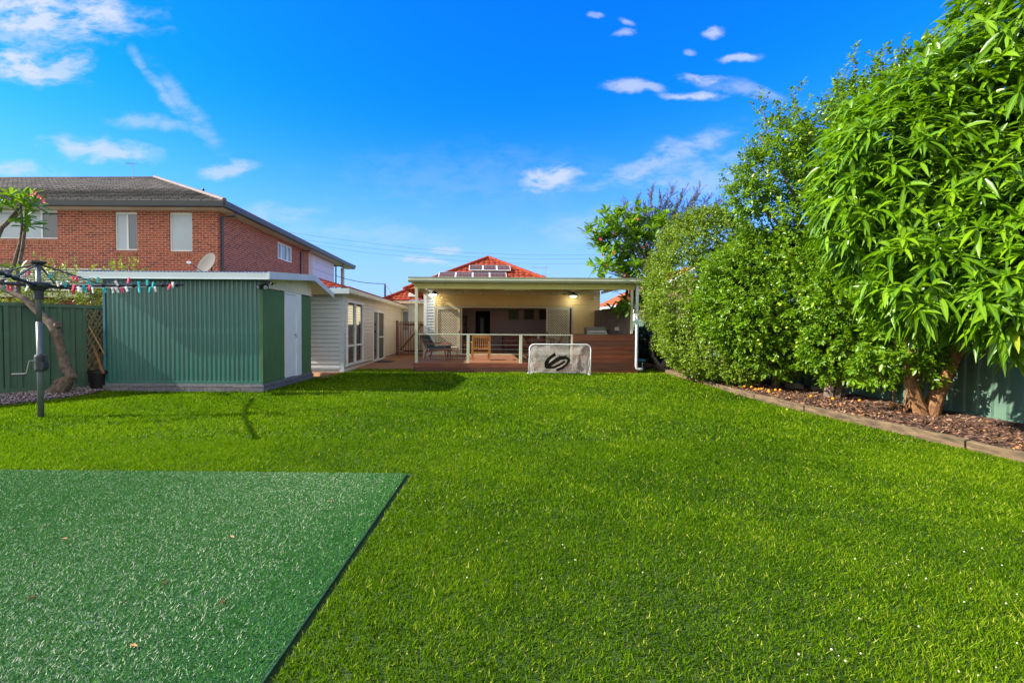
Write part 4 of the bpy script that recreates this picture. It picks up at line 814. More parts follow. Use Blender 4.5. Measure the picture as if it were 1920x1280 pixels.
for (u,lb) in ((862,'cream ceiling fan over the left half of the deck'),(1063,'cream ceiling fan over the barbecue end of the deck')):
    p=at(u,546,16.6); t2=thing('ceiling_fan',lb,'fan',(p[0],16.6,2.72),group='ceiling fans over the deck')
    mb=MB(); mb.lathe((p[0],16.6,2.62),[(.15,0),(.15,.04),(.09,.16),(.05,.22),(.03,.33)],18); mb.build('motor','cream_trim',t2,smooth=False)
    for k in range(3):
        a=k*2*PI/3+.15+u*.01; d=Vector((math.cos(a),math.sin(a),0)); s=Vector((-d.y,d.x,.12)); c=Vector((p[0],16.6,2.66)); mb=MB()
        mb.add([c+d*.12+s*.04,c+d*.12-s*.04,c+d*.68-s*.075,c+d*.70+s*.06]+[c+d*.12+s*.04-Vector((0,0,.012)),c+d*.12-s*.04-Vector((0,0,.012)),c+d*.68-s*.075-Vector((0,0,.012)),c+d*.70+s*.06-Vector((0,0,.012))],[(0,1,2,3),(7,6,5,4),(0,4,5,1),(1,5,6,2),(2,6,7,3),(3,7,4,0)]); mb.build('blade','cream',t2)
a=at(945,543,15.6);b=at(997,543,15.6)
t2=thing('fluorescent_light','long fluorescent batten light under the deck roof','light',((a[0]+b[0])/2,15.6,a[2]))
mb=MB(); mb.box(a[0],b[0],15.57,15.63,a[2]+.02,a[2]+.06); mb.build('batten','white',t2); mb=MB(); mb.tube([(a[0]+.02,15.6,a[2]),(b[0]-.02,15.6,a[2])],.02,8); mb.build('tube','tube',t2)
p=at(1114,559,WY-.1); t2=thing('security_camera','small white security camera at the right end of the cream wall','camera',p)
mb=MB(); mb.lathe((p[0],p[1],p[2]),[(.03,-.09),(.045,-.05),(.045,.06),(.02,.08)],12,(-.5,-1,-.2)); mb.build('body','white',t2); mb=MB(); mb.tube([p,(p[0]+.14,WY,p[2]+.01)],.018,6); mb.build('arm','white',t2)
mb=MB(); q=at(814.5,600,WY)[0]; mb.tube([(q,WY-.035,1.7),(q,WY-.035,2.75)],.014,6); mb.build('conduit','white',H1)
mb=MB(); q=at(803,0,WY)[0]; mb.box(q-.03,q+.03,WY-.06,WY-.02,1.15,1.42); mb.build('switch_box','white',H1)
# railing
t=thing('deck_railing','pale green metal railing with steel wires along the front of the deck','railing',(.4,VY+.08,DF))
ry=VY+.08
mb=MB(); mb.box(-1.94,2.95,ry-.035,ry+.035,1.165,1.20); mb.build('top_rail','fascia_green',t,bevel=.005)
for q in (-.37,1.28,2.90):
    mb=MB(); mb.box(q-.045,q+.045,ry-.035,ry+.035,DF,1.163); mb.build('post','fascia_green',t,bevel=.003)
for z in (.44,.58,.72,.86,1.0):
    mb=MB(); mb.tube([(-1.94,ry,z),(2.9,ry,z)],.0028,5); mb.build('wire','wire',t)
t=thing('deck_railing','short railing with wires on the left side of the deck','railing',(-1.98,15.4,DF))
mb=MB(); mb.box(-2.01,-1.94,VY+.13,16.2,1.165,1.20); mb.build('top_rail','fascia_green',t)
mb=MB(); mb.box(-2.02,-1.93,16.12,16.2,DF,1.163); mb.build('post','fascia_green',t)
for z in (.44,.58,.72,.86,1.0):
    mb=MB(); mb.tube([(-1.98,VY+.13,z),(-1.98,16.15,z)],.0028,5); mb.build('wire','wire',t)
# barbecue bench
t=thing('outdoor_bench','outdoor kitchen bench clad in dark red horizontal timber boards','bench',(3.85,VY+.4,0))
z=.0; k=0; hb=[.10,.21,.135,.14,.14,.14,.145,.17]; 
for i,hh in enumerate(hb):
    mb=MB(); mb.box(2.90,4.80 if i>1 else 4.95,VY-.03,VY+.0,z+.005,z+hh-.005); mb.build('board',('merbau_mid','merbau_dark','merbau_mid','merbau','merbau_mid')[i%5],t); z+=hh
mb=MB(); mb.box(2.905,4.72,VY+.002,VY+.72,DF,z-.003); mb.build('carcass','merbau_dark',t)
mb=MB(); mb.box(2.90,4.80,VY-.03,VY+.76,z,z+.03); mb.build('bench_top','merbau_dark',t)
bt=z+.03
t=thing('barbecue','stainless steel hooded barbecue standing on the bench','barbecue',(3.75,VY+.4,bt))
mb=MB(); mb.prism([(3.38,VY+.12,bt+.02),(3.38,VY+.62,bt+.02),(3.38,VY+.60,bt+.20),(3.38,VY+.38,bt+.24),(3.38,VY+.16,bt+.10)],(.62,0,0)); mb.build('hood','steel_dull',t,bevel=.01)
mb=MB(); mb.box(3.36,4.02,VY+.08,VY+.64,bt,bt+.02); mb.build('tray','steel',t)
mb=MB(); mb.tube([(3.45,VY+.10,bt+.09),(3.93,VY+.10,bt+.09)],.012,6); mb.build('handle','steel',t)
mb=MB(); mb.box(4.03,4.12,VY+.2,VY+.5,bt,bt+.16); mb.build('side_burner','black',t)
mb=MB(); p=at(1143,616,15.6); mb.box(4.66,4.70,15.4,15.75,1.33,1.45); mb.build('power_outlet','white',label='white power outlet on the brushwood screen',cat='power outlet')
# brushwood screen
t=thing('brushwood_screen','grey brown brushwood screen on the right side of the deck','screen',(4.75,16.6,DF))
mb=MB(); 
for i in range(900):
    y=VY+.12+random.random()*(WY-VY-.2); s=random.random()*.035; l=random.uniform(-.05,.05); zz=2.10+random.random()*.05; mb.bar((4.70+s,y,DF),(4.70+s,y+l,zz),.010,.008)
mb.box(4.735,4.76,VY+.1,WY-.05,DF,2.11); mb.build('brushwood','brush',t)
for z in (.8,1.7):
    mb=MB(); mb.tube([(4.69,VY+.12,z),(4.69,WY-.05,z)],.004,5); mb.build('wire','wire',t)
# downpipe
mb=MB(); px=4.88; mb.tube([(px,VY+.02,2.80),(px,VY-.02,2.7),(px,VY-.02,.23),(px+.02,VY-.02,.16),(px+.08,VY-.03,.135),(px+.20,VY-.05,.135)],.045,12); mb.build('downpipe','pipe',H1,smooth=True)
# roof
AX=Vector((.38,22.5,4.84)); ez=2.97; ry0=18.95; rn=AX.y-ry0; sl=(AX.z-ez)/rn; hyp=math.hypot(1,sl)
mb=MB(); tiles(mb,(AX.x-rn,ry0,ez),(1,0,0),(0,1,sl),rn*hyp,lambda q:(q/hyp,2*rn-q/hyp))
tiles(mb,(AX.x+rn,ry0,ez),(0,1,0),(-1,0,sl),rn*hyp,lambda q:(q/hyp,9)); tiles(mb,(AX.x-rn,ry0+9,ez),(0,-1,0),(1,0,sl),rn*hyp,lambda q:(0,9-q/hyp)); mb.build('roof','redtile',H1)
for s in (1,-1): hipcap([(AX.x+s*rn,ry0,ez+.04),(AX.x,AX.y,AX.z+.05)],.085,'redtile','ridge_cap',H1)
# side wing past the gate
QY=25.0; wx0,wx1=-5.2,-1.0
mb=MB(); mb.siding((-5.0,QY,0),(1,0,0),(0,-1,0),4.0,0,2.75,.15); mb.box(-5.0,-1,QY+.01,QY+.1,0,2.75); mb.build('wing_wall','cream',H1)
a=at(752,0,QY)[0];b=at(768.5,0,QY)[0]; fr=MB(); z0=at(0,612,QY)[2]-.1; z1=at(0,574,QY)[2]-.12; w=.05; y=QY-.03
fr.box(a-.3,b+.3,y-.005,y,z0-.4,2.72); fr.box(a,b,y-.03,y-.006,z0,z0+w); fr.box(a,b,y-.03,y-.006,z1-w,z1); fr.box(a,a+w,y-.03,y-.006,z0+w,z1-w); fr.box(b-w,b,y-.03,y-.006,z0+w,z1-w); fr.box(a+w,b-w,y-.035,y-.006,z0+.72*(z1-z0)-.55,z0+.72*(z1-z0)-.5); fr=fr.build('window','white',H1)
g=MB(); g.box(a+w,b-w,y-.016,y-.008,z0+w,z1-w); g.build('pane','curtain',fr)
mb=MB(); mb.box(wx0-.1,wx1,QY-.5,QY-.4,2.72,2.86); mb.box(wx0-.1,wx1,QY-.4,QY,2.72,2.74); mb.build('wing_gutter','cream',H1)
mb=MB(); tiles(mb,(wx0-.1,QY-.5,2.87),(1,0,0),(0,1,.53),2.6,lambda q:(q/1.13,4.3)); tiles(mb,(wx0-.1,QY+5,2.87),(0,-1,0),(1,0,.53),2.6,lambda q:(0,5.5-q/1.13)); mb.build('wing_roof','redtile',H1)
hipcap([(wx0-.1,QY-.5,2.92),(wx0+2.2,QY+1.8,4.14)],.085,'redtile','ridge_cap',H1)
p=at(776,553,QY-.1); mb=MB(); mb.box(p[0]-.25,p[0]+.25,p[1]-.2,p[1]+.2,p[2]-.12,p[2]+.10); mb.build('skylight','white',H1,bevel=.03)
# solar panels
def solar(x,y,w,L,label):
    z=ez+(y-ry0)*sl+.20; t=thing('solar_panel',label,'solar panel',(x,y,z),group='solar panels on the red tiled roof')
    v=Vector((0,1,sl)).normalized(); n=Vector((0,-v.z,v.y)); o=Vector((x,y,z)); u=Vector((1,0,0))
    mb=MB(); q=[o,o+u*w,o+u*w+v*L,o+v*L]; mb.prism([p-n*.04 for p in q],n*.038); mb.build('frame','pvcwhite',t)
    mb=MB(); q=[o+u*.03+v*.03,o+u*(w-.03)+v*.03,o+u*(w-.03)+v*(L-.03),o+u*.03+v*(L-.03)]; mb.prism([p+n*.0 for p in q],n*.004); mb.build('cells','cell',t)
    mb=MB(); mb.tube([tuple(o+u*.1+v*.2-n*.04),tuple(o+u*.1+v*.2-n*.2)],.02,6); mb.tube([tuple(o+u*(w-.1)+v*(L-.3)-n*.04),tuple(o+u*(w-.1)+v*(L-.3)-n*.2)],.02,6); mb.build('bracket','wire',t)
for i,l in enumerate(('leftmost solar panel of the lower row','second solar panel from the left in the lower row','third solar panel from the left in the lower row','rightmost solar panel of the lower row')): solar(-1.83+i*.745,18.95,.735,1.52,l)
for i,l in enumerate(('left solar panel of the upper row below the apex','middle solar panel of the upper row','right solar panel of the upper row with its edge on bare tiles')): solar(-.52+i*.63,20.55,.62,.62,l)
antenna((at(1023,522,22)[0],22,3.3),at(1023,498,22)[2]-3.3,.8,7,'tv antenna rising above the deck roof right of the red roof')
# ================================================================ RIGHT NEIGHBOUR
t=thing('neighbour_house','cream weatherboard house with orange tiled roof beyond the right fence','house',(8,23,0))
nx=7.6; nz=2.75
mb=MB(); mb.siding((7.85,22.9,0),(1,0,0),(0,-1,0),6,0,4.0,.22,.02); mb.box(7.85,14,22.91,23,0,4.0); mb.build('front_wall',mat('peach',(.75,.52,.33),.7,.1,3),t)
mb=MB(); mb.siding((7.85,22.92,0),(0,1,0),(-1,0,0),9,0,2.7,.2,.02); mb.box(7.85,7.9,23,32,0,2.7); mb.build('side_wall','siding_cream',t)
mb=MB(); mb.box(nx-.03,nx+.08,22.6,32,nz-.14,nz); mb.build('gutter','white',t); mb=MB(); mb.box(7.75,7.86,22.82,22.92,1.0,2.75); mb.build('corner_board','white',t)
mb=MB(); tiles(mb,(nx,22.6,nz),(0,1,0),(1,0,.55),4.2,lambda q:(0,9.2-q*.8),amp=.03); mb.build('roof','orangetile',t)
mb=MB(); mb.tube([(nx+.3,22.5,nz+.2),(nx+3.7,22.5,nz+2.05)],.07,6); mb.build('barge_cap','white',t)
a=at(1198,0,22.8)[0]; fr=MB(); fr.box(a,a+.36,22.84,22.88,1.6,2.12); fr=fr.build('window','white',t); g=MB(); g.box(a+.07,a+.29,22.82,22.838,1.6,2.05); g.build('pane','glass',fr)
mb=MB(); mb.tube([(8.9,22.8,1.0),(8.9,22.8,2.6)],.06,8); mb.build('downpipe','white',t)
# ================================================================ DISTANT POLE AND WIRES
t=thing('service_pole','thin dark service pole beyond the passage carrying a black cable','pole',(at(722,555,30)[0],30,0))
p=at(722,532,30); mb=MB(); mb.tube([(p[0],30,0),p],.055,8); mb.build('shaft','black',t); 
mb=MB(); a=at(630,517,31); pts=[]
for i in range(9):
    s=i/8; q=Vector(a).lerp(Vector(p),s); q.z-=.25*math.sin(PI*s)*.6; pts.append(tuple(q))
mb.tube(pts,.02,5); mb.tube([p,at(734,551,29)],.02,5); mb.build('cable','black',t)
for i,(pp,lb) in enumerate((([(430,415),(542,435.6),(660,452),(780,466),(880,474),(1000,478.5),(1130,478),(1300,470)],'highest thin power line crossing the sky'),([(470,430),(574,450),(680,464),(780,474),(880,482),(1000,486),(1130,485),(1300,478)],'middle thin power line crossing the sky'),([(500,446),(594,460),(690,474),(780,483),(880,490),(1000,494.5),(1130,494),(1300,488)],'lowest thin power line crossing the sky'))):
    mb=MB(); mb.tube([at(u,v,46+i) for u,v in pp],.013,5); mb.build('power_line',mat('linegrey%d'%i,(.12,.14,.22),.6,.05,2),label=lb,cat='power line',group='power lines behind the house')
# ================================================================ SOCCER GOAL
t=thing('soccer_goal','small white framed goal with net standing on the lawn before the deck','soccer goal',(2.3,13.5,0))
ga=Vector(gr(992,703)); gb=Vector(gr(1107,705)); ga.y=gb.y=13.45; ga.x=1.47; gb.x=3.28; gh=.915; r=.14; bk=.62
arc=[(ga.x,13.45,0.0),(ga.x,13.45,gh-r)]+[(ga.x+r-r*math.cos(a),13.45,gh-r+r*math.sin(a)) for a in (.3,.6,.9,1.2,1.5)]+[(gb.x-r+r*math.cos(a),13.45,gh-r+r*math.sin(a)) for a in (1.5,1.2,.9,.6,.3)]+[(gb.x,13.45,gh-r),(gb.x,13.45,0.0)]
mb=MB(); mb.tube(arc,.019,10); mb.build('front_frame','pvcwhite',t,smooth=True)
mb=MB(); mb.tube([(ga.x,13.45,.02),(ga.x,13.45+bk*.8,.02),(ga.x+.12,13.45+bk,.02),(gb.x-.12,13.45+bk,.02),(gb.x,13.45+bk*.8,.02),(gb.x,13.45,.02)],.016,8); mb.tube([(ga.x,13.45,.55),(ga.x+.02,13.75,.45),(ga.x+.03,14.05,.02)],.014,6); mb.tube([(gb.x,13.45,.55),(gb.x-.02,13.75,.45),(gb.x-.03,14.05,.02)],.014,6); mb.build('base_frame','pvcwhite',t,smooth=True)
def netpt(s,q):   # s 0..1 across, q 0..1 from crossbar down the back
    z=(gh-.03)*(1-q)+.02*q; y=13.46+bk*(.10+.9*q)**.75*min(1,q*3+.10); 
    e=min(s,1-s); y=13.46+(y-13.46)*min(1,(e*7+.02)**.6); sag=.008*math.sin(s*23+q*9)
    return Vector((ga.x+.03+(gb.x-ga.x-.06)*s+.012*math.sin(q*14+s*9),y+sag*min(1,e*8),z+.004*math.sin(s*31)*min(q,1-q)*4))
mb=MB(); nu,nv=62,30
for i in range(nu+1): mb.tube([netpt(i/nu,j/12) for j in range(13)],.0042,3,cap=False)
for j in range(nv+1): mb.tube([netpt(i/24,j/nv) for i in range(25)],.0042,3,cap=False)
mb.build('net','net',t)
# dark emblem sewn to the net: an angular S of two hooked bands
def emb(u,v): return ((u-990)/118.,(v-650)/50.)
import itertools
def px(zx,zy): return (960+zx/6.857,610+zy/6.857)
band1=[(545,352),(590,362),(585,392),(515,455),(498,482),(545,488),(570,470),(600,415),(640,398),(720,396),(778,418),(775,450),(750,510),(720,552),(640,585),(605,588),(625,556),(700,510),(730,478),(700,476),(660,505),(590,560),(455,556),(447,520),(458,440),(512,395)]
hole=[(548,520),(590,512),(650,470),(690,440),(640,430),(600,470)]
# built as overlapping bars in net space: three diagonal strokes joined by short returns
strokes=[[(570,366),(492,428),(466,485),(462,552)],[(488,522),(575,465),(650,415),(735,414)],[(458,546),(570,548),(645,505),(712,462)],[(735,418),(766,445),(742,505),(695,552),(612,585)]]
mb=MB()
def band(pts,w):
    P=[];
    for a,b in zip(pts[:-1],pts[1:]):
        n=8
        for i in range(n+(1 if b is pts[-1] else 0)): P.append((a[0]+(b[0]-a[0])*i/n,a[1]+(b[1]-a[1])*i/n))
    L=[];Rr=[]
    for i,p in enumerate(P):
        a=P[max(0,i-1)];b=P[min(len(P)-1,i+1)]; dx,dy=b[0]-a[0],b[1]-a[1]; l=math.hypot(dx,dy) or 1; nx_,ny_=-dy/l*w/2,dx/l*w/2
        L.append((p[0]+nx_,p[1]+ny_)); Rr.append((p[0]-nx_,p[1]-ny_))
    def tonet(p):
        U,V_=px(*p); s,q=(U-992)/115.,(V_-647)/53.; q=min(max(q,.02),.99); v=netpt(min(max(s,0),1),q); return v+Vector((0,-.006-.0012*band.k,0))
    b0=len(mb.v)
    for l,r_ in zip(L,Rr): mb.v.append(tuple(tonet(l))); mb.v.append(tuple(tonet(r_)))
    for i in range(len(L)-1): a=b0+2*i; mb.f.append((a,a+1,a+3,a+2))
    band.k+=1
band.k=0
for s_w in zip(strokes,(54,48,34,37)): band(*s_w)
mb.build('emblem','emblem',t)
# ================================================================ DECK FURNITURE
def lounge():
    t=thing('lounge_chair','low wooden lounge chair with dark grey cushions at the left end of the deck','lounge chair',(-1.45,15.9,DF),rz=R(-12))
    def B(f,name,m,bev=.0,**k): mb=MB(); f(mb); return mb.build(name,m,t,local=True,bevel=bev,**k)
    for s in (-.31,.31):
        B(lambda mb:(mb.bar((-.42,s,0),(-.30,s,.42),.035,.05),mb.bar((.36,s,0),(.30,s,.56),.035,.05),mb.bar((-.35,s,.56),(.40,s,.56),.06,.03)),'side_frame','teakdark')
    B(lambda mb:(mb.bar((-.32,-.3,.28),(.34,-.3,.36),.04,.06),mb.bar((-.32,.3,.28),(.34,.3,.36),.04,.06),mb.bar((.33,-.3,.34),(.33,.3,.34),.04,.06)),'seat_frame','teakdark')
    B(lambda mb:mb.bar((-.28,0,.37),(.38,0,.44),.56,.13),'seat_cushion','cushion',.03)
    B(lambda mb:mb.bar((-.26,0,.42),(-.50,0,.84),.56,.13,(1,0,0)),'back_cushion','cushion',.03)
    B(lambda mb:(mb.bar((-.30,-.28,.30),(-.58,-.28,.84),.03,.04),mb.bar((-.30,.28,.30),(-.58,.28,.84),.03,.04),mb.bar((-.58,-.28,.82),(-.58,.28,.82),.03,.04)),'back_frame','teakdark')
lounge()
def ottoman():
    t=thing('footstool','small wooden footstool with pale cushion in front of the lounge chair','footstool',(-1.0,16.6,DF))
    for sx in (-.18,.18):
        for sy in (-.16,.16):
            mb=MB(); mb.bar((sx,sy,0),(sx*.9,sy,.32),.03,.03); mb.build('leg','teakdark',t,local=True)
    mb=MB(); mb.box(-.2,.2,-.18,.18,.30,.34); mb.build('frame','teak',t,local=True); mb=MB(); mb.box(-.2,.2,-.18,.18,.342,.42); mb.build('cushion','cushion_top',t,local=True,bevel=.02)
ottoman()
def armchair():
    t=thing('armchair','golden slatted timber armchair seen from behind at the deck front','chair',(.03,15.75,DF),rz=R(4))
    def B(f,name,m='teak',**k): mb=MB(); f(mb); return mb.build(name,m,t,local=True,**k)
    for s in (-.29,.29):
        B(lambda mb:mb.box(s-.025,s+.025,-.28,-.22,0,.84),'leg'); B(lambda mb:mb.box(s-.025,s+.025,.24,.30,0,.60),'leg'); B(lambda mb:mb.box(s-.035,s+.035,-.22,.34,.60,.625),'armrest')
    B(lambda mb:mb.box(-.265,.265,-.275,-.235,.76,.85),'top_rail'); B(lambda mb:mb.box(-.265,.265,-.275,-.235,.36,.42),'lower_rail'); B(lambda mb:mb.box(-.265,.265,-.27,-.24,.24,.30),'stretcher')
    for i in range(8):
        q=-.225+i*.45/7; B(lambda mb:mb.box(q-.018,q+.018,-.265,-.245,.42,.76),'slat')
    for i in range(6):
        q=-.2+i*.085; B(lambda mb:mb.box(-.265,.265,q,q+.07,.40,.42),'seat_slat')
armchair()
def folding(label,loc,rz):
    t=thing('folding_chair',label,'chair',loc,rz,'folding timber chairs at the deck table')
    def B(f,name,m='teakdark'): mb=MB(); f(mb); return mb.build(name,m,t,local=True)
    for s in (-.22,.22):
        B(lambda mb:mb.bar((.28,s,0),(-.26,s,.92),.025,.04),'side_rail'); B(lambda mb:mb.bar((-.26,s*.9,0),(.24,s*.9,.46),.025,.04),'leg')
    for i in range(6):
        q=-.17+i*.068; B(lambda mb:mb.bar((-.075,q,.52),(-.25,q,.86),.045,.012),'back_slat')
    B(lambda mb:mb.box(-.2,.24,-.2,.2,.44,.46),'seat'); B(lambda mb:mb.bar((-.26,-.22,.88),(-.26,.22,.88),.03,.05),'top_rail')
folding('folding timber chair leaning back at the left end of the deck table',(1.62,15.95,DF),R(8)); folding('folding timber chair at the right end of the deck table',(2.75,16.3,DF),R(172)); folding('folding timber chair behind the deck table',(2.15,17.1,DF),R(265))
t=thing('deck_table','dark timber table on the deck behind the goal','table',(2.2,16.4,DF))
mb=MB(); 
for i in range(8): mb.box(1.75,2.65,16.05+i*.09,16.13+i*.09,DF+.70,DF+.725)
mb.build('table_top','teakdark',t)
for sx in (1.8,2.58):
    for sy in (16.08,16.68): mb=MB(); mb.box(sx,sx+.05,sy,sy+.05,DF,DF+.70); mb.build('leg','teakdark',t)
t=thing('glass_jar','small blue grey jar standing on the deck table','jar',(2.1,16.3,DF+.725)); mb=MB(); mb.lathe((2.1,16.3,DF+.726),[(.04,0),(.05,.02),(.05,.10),(.03,.13)],12); mb.build('body','curtain',t); mb=MB(); mb.lathe((2.1,16.3,DF+.857),[(.032,0),(.032,.02)],12); mb.build('lid','steel',t)
def dchair():
    t=thing('plastic_chair','orange chair standing just inside the open doorway','chair',(at(869,0,19.6)[0],19.6,RF))
    for sx in (-.14,.14):
        for sy in (-.14,.14): mb=MB(); mb.bar((sx,sy,0),(sx*.9,sy*.9,.44),.03,.03); mb.build('leg','orange',t,local=True)
    mb=MB(); mb.box(-.2,.2,-.2,.2,.44,.47); mb.build('seat','orange',t,local=True,bevel=.01); mb=MB(); mb.bar((-.17,0,.47),(-.2,0,.85),.36,.03,(1,0,0)); mb.build('backrest','orange',t,local=True,bevel=.01)
dchair()
def sofa():
    x0,x1=at(947,0,21)[0],at(947,0,21)[0]+2.0; t=thing('sofa','brown red leather sofa inside the room','sofa',((x0+x1)/2,21.3,RF))
    mb=MB(); mb.box(x0,x1,20.9,21.1,RF+.15,RF+.80); mb.build('backrest','leather',t,bevel=.05); mb=MB(); mb.box(x0+.2,x1-.2,21.1,21.75,RF+.15,RF+.42); mb.build('seat','leather',t,bevel=.05)
    for a,b in ((x0,x0+.2),(x1-.2,x1)): mb=MB(); mb.box(a,b,21.1,21.8,RF+.15,RF+.6); mb.build('armrest','leather',t,bevel=.05)
    for a in (x0+.05,x1-.1):
        for b in (20.95,21.65): mb=MB(); mb.box(a,a+.05,b,b+.05,RF,RF+.15); mb.build('leg','black',t)
sofa()
for (u0,u1,m_,lb) in ((953,973,'picgreen','square picture of green foliage in gold frame, left of three on the room wall'),(981.5,1002,'picbrown','square dark brown picture in gold frame, middle of three on the room wall'),(1010,1030,'picbrown','dark picture half hidden by the right screen door')):
    a=at(u0,600,ry1-.03);b=at(u1,580,ry1-.03); t=thing('framed_picture',lb,'picture',(a[0],ry1-.03,a[2]),group='framed pictures on the room wall')
    mb=MB(); mb.box(a[0]+.045,b[0]-.045,ry1-.025,ry1-.01,a[2]+.045,b[2]-.045); mb.build('print',m_,t)
    mb=MB(); w=.04; X0,X1,Z0,Z1=a[0],b[0],a[2],b[2]; y=ry1-.035
    mb.box(X0,X1,y,ry1-.005,Z0,Z0+w); mb.box(X0,X1,y,ry1-.005,Z1-w,Z1); mb.box(X0,X0+w,y,ry1-.005,Z0+w,Z1-w); mb.box(X1-w,X1,y,ry1-.005,Z0+w,Z1-w); mb.build('frame','gold',t)
t=thing('shelf_unit','dark shelf unit against the room wall left of the inner doorway','shelf',(at(872,0,22.8)[0],22.9,RF)); xx=at(872,0,22.8)[0]
mb=MB(); mb.box(xx-.3,xx-.27,22.75,23.15,RF,RF+1.7); mb.box(xx+.15,xx+.18,22.75,23.15,RF,RF+1.7); mb.build('side_panel','roomdark',t)
for k in range(5): mb=MB(); mb.box(xx-.27,xx+.15,22.76,23.14,RF+.1+k*.38,RF+.13+k*.38); mb.build('shelf','roomdark',t)
# ================================================================ GARDEN SMALLS
t=thing('garden_box','black upright garden tap box with rounded blue top by the downpipe','box',(5.32,14.95,.05))
mb=MB(); mb.prism([(5.20,14.85,.03),(5.44,14.85,.03),(5.44,14.85,.30),(5.40,14.85,.35),(5.24,14.85,.35),(5.20,14.85,.30)],(0,.2,0)); mb.build('body','black',t,bevel=.012)
mb=MB(); mb.prism([(5.215,14.84,.335),(5.425,14.84,.335),(5.40,14.84,.385),(5.36,14.84,.405),(5.28,14.84,.405),(5.24,14.84,.385)],(0,.22,0)); mb.build('top_cover','teal',t,bevel=.008)
mb=MB(); mb.lathe((5.30,14.83,.27),[(.022,0),(.028,.01),(.02,.03)],10,(0,-1,0)); mb.tube([(5.30,14.82,.26),(5.295,14.82,.05)],.012,6); mb.build('tap','pvcwhite',t)
t=thing('garden_tap','thin standpipe with brass tap beside the white downpipe','tap',(5.1,14.75,0))
mb=MB(); mb.tube([(5.10,14.75,0),(5.10,14.75,.66)],.012,8); mb.build('pipe','wire',t); mb=MB(); mb.lathe((5.1,14.75,.66),[(.02,0),(.026,.02),(.02,.06),(.01,.09)],8); mb.tube([(5.1,14.75,.70),(5.1,14.67,.69),(5.1,14.65,.65)],.01,6); mb.build('tap_head','brass',t)
t=thing('plant_pot','black plastic pot against the left fence beside the shed','pot',(-8.02,9.55,0))
mb=MB(); mb.lathe((-8.02,9.55,.02),[(.13,0),(.175,.36),(.19,.36),(.19,.41),(.175,.41),(.16,.37)],24); mb.build('body','blackpot',t,smooth=False)
mb=MB(); mb.lathe((-8.02,9.55,.30),[(.15,0),(.15,.03)],20); mb.build('potting_soil','soil',t)
for (u0,v0,u1,v1,lb) in ((167,612,196,664,'thin pale stick leaning on the trellis'),(175,648,194,700,'thicker brown stake standing in the pot before the trellis')):
    mb=MB(); a=at(u0,v0,9.66);b=at(u1,v1,9.45); mb.tube([a,b],.013 if u0<170 else .028,6); mb.build('stick','stick' if u0<170 else 'bark_gold',label=lb,cat='stick')
t=thing('trellis','expanding brown wooden lattice trellis leaning on the left fence','trellis',(fpt(.9)[0],fpt(.9)[1],.4))
c0=fpt(1.25)+np.array(nL)*.07; 
ctr=fpt(1.45)+np.array(nL)*.10
# panel spans ~0.62 m along the fence and 1.3 m high
for s in (1,-1):
    mb=MB(); Wd,Hh=.50,1.30; sl2=2.2; st=.072; c=-Hh/sl2
    while c<Wd:
        za=max(0,-c*sl2); zb=min(Hh,(Wd-c)*sl2)
        if zb-za>.05:
            xa=c+za/sl2; xb=c+zb/sl2
            if s<0: xa,xb=Wd-xa,Wd-xb
            jx=.02*math.sin(c*40); pa=fpt(1.30+xa+jx)+np.array(nL)*(.06+.012*(s>0)); pb_=fpt(1.30+xb+jx)+np.array(nL)*(.06+.012*(s>0))
            mb.bar((*pa,.42+za),(*pb_,.42+zb),.027,.009,(nL[0],nL[1],0))
        c+=st
    mb.build('lattice_strips','trellis',t)
# ================================================================ CLOTHESLINE
hx0,hy0=-6.49,6.70; hz=1.95
t=thing('rotary_clothesline','grey rotary clothesline on a single post in the left of the lawn','clothesline',(hx0,hy0,0))
mb=MB(); mb.tube([(hx0,hy0,0),(hx0,hy0,1.42)],.037,14); mb.tube([(hx0,hy0,1.42),(hx0,hy0,2.27)],.032,14); mb.build('post','grey_tube',t,smooth=True)
mb=MB(); mb.lathe((hx0,hy0,2.26),[(.05,0),(.095,.02),(.095,.045),(.03,.055)],16); mb.build('top_cap','grey_dark',t)
mb=MB(); mb.lathe((hx0,hy0,hz-.20),[(.055,0),(.06,.12),(.10,.16),(.13,.19),(.13,.24),(.05,.26)],18); mb.build('hub','grey_dark',t)
mb=MB(); mb.lathe((hx0,hy0,.69),[(.052,0),(.064,.03),(.064,.22),(.05,.25)],14); mb.prism([(hx0-.02,hy0-.05,.71),(hx0+.075,hy0-.05,.70),(hx0+.10,hy0-.05,.76),(hx0+.09,hy0-.05,.82),(hx0-.02,hy0-.05,.84)],(0,.09,0)); mb.tube([(hx0+.07,hy0-.01,.80),(hx0+.11,hy0-.01,.85),(hx0+.10,hy0-.01,.92),(hx0+.0,hy0-.01,.94)],.016,8); mb.build('winder_housing','grey_dark',t,bevel=.006)
p1=(hx0-.03,hy0-.03,.85);p3=(hx0-.12,hy0-.09,.655); p4=(hx0-.30,hy0-.11,.65)
mb=MB(); mb.tube([p1,(hx0-.075,hy0-.08,.85),p3],.009,6); cr=mb.build('crank','steel',t); mb=MB(); mb.tube([p3,p4],.019,8); mb.build('handle','grey_dark',cr)
AR=1.80; dirs=[R(27),R(117),R(207),R(297)]
ends=[]
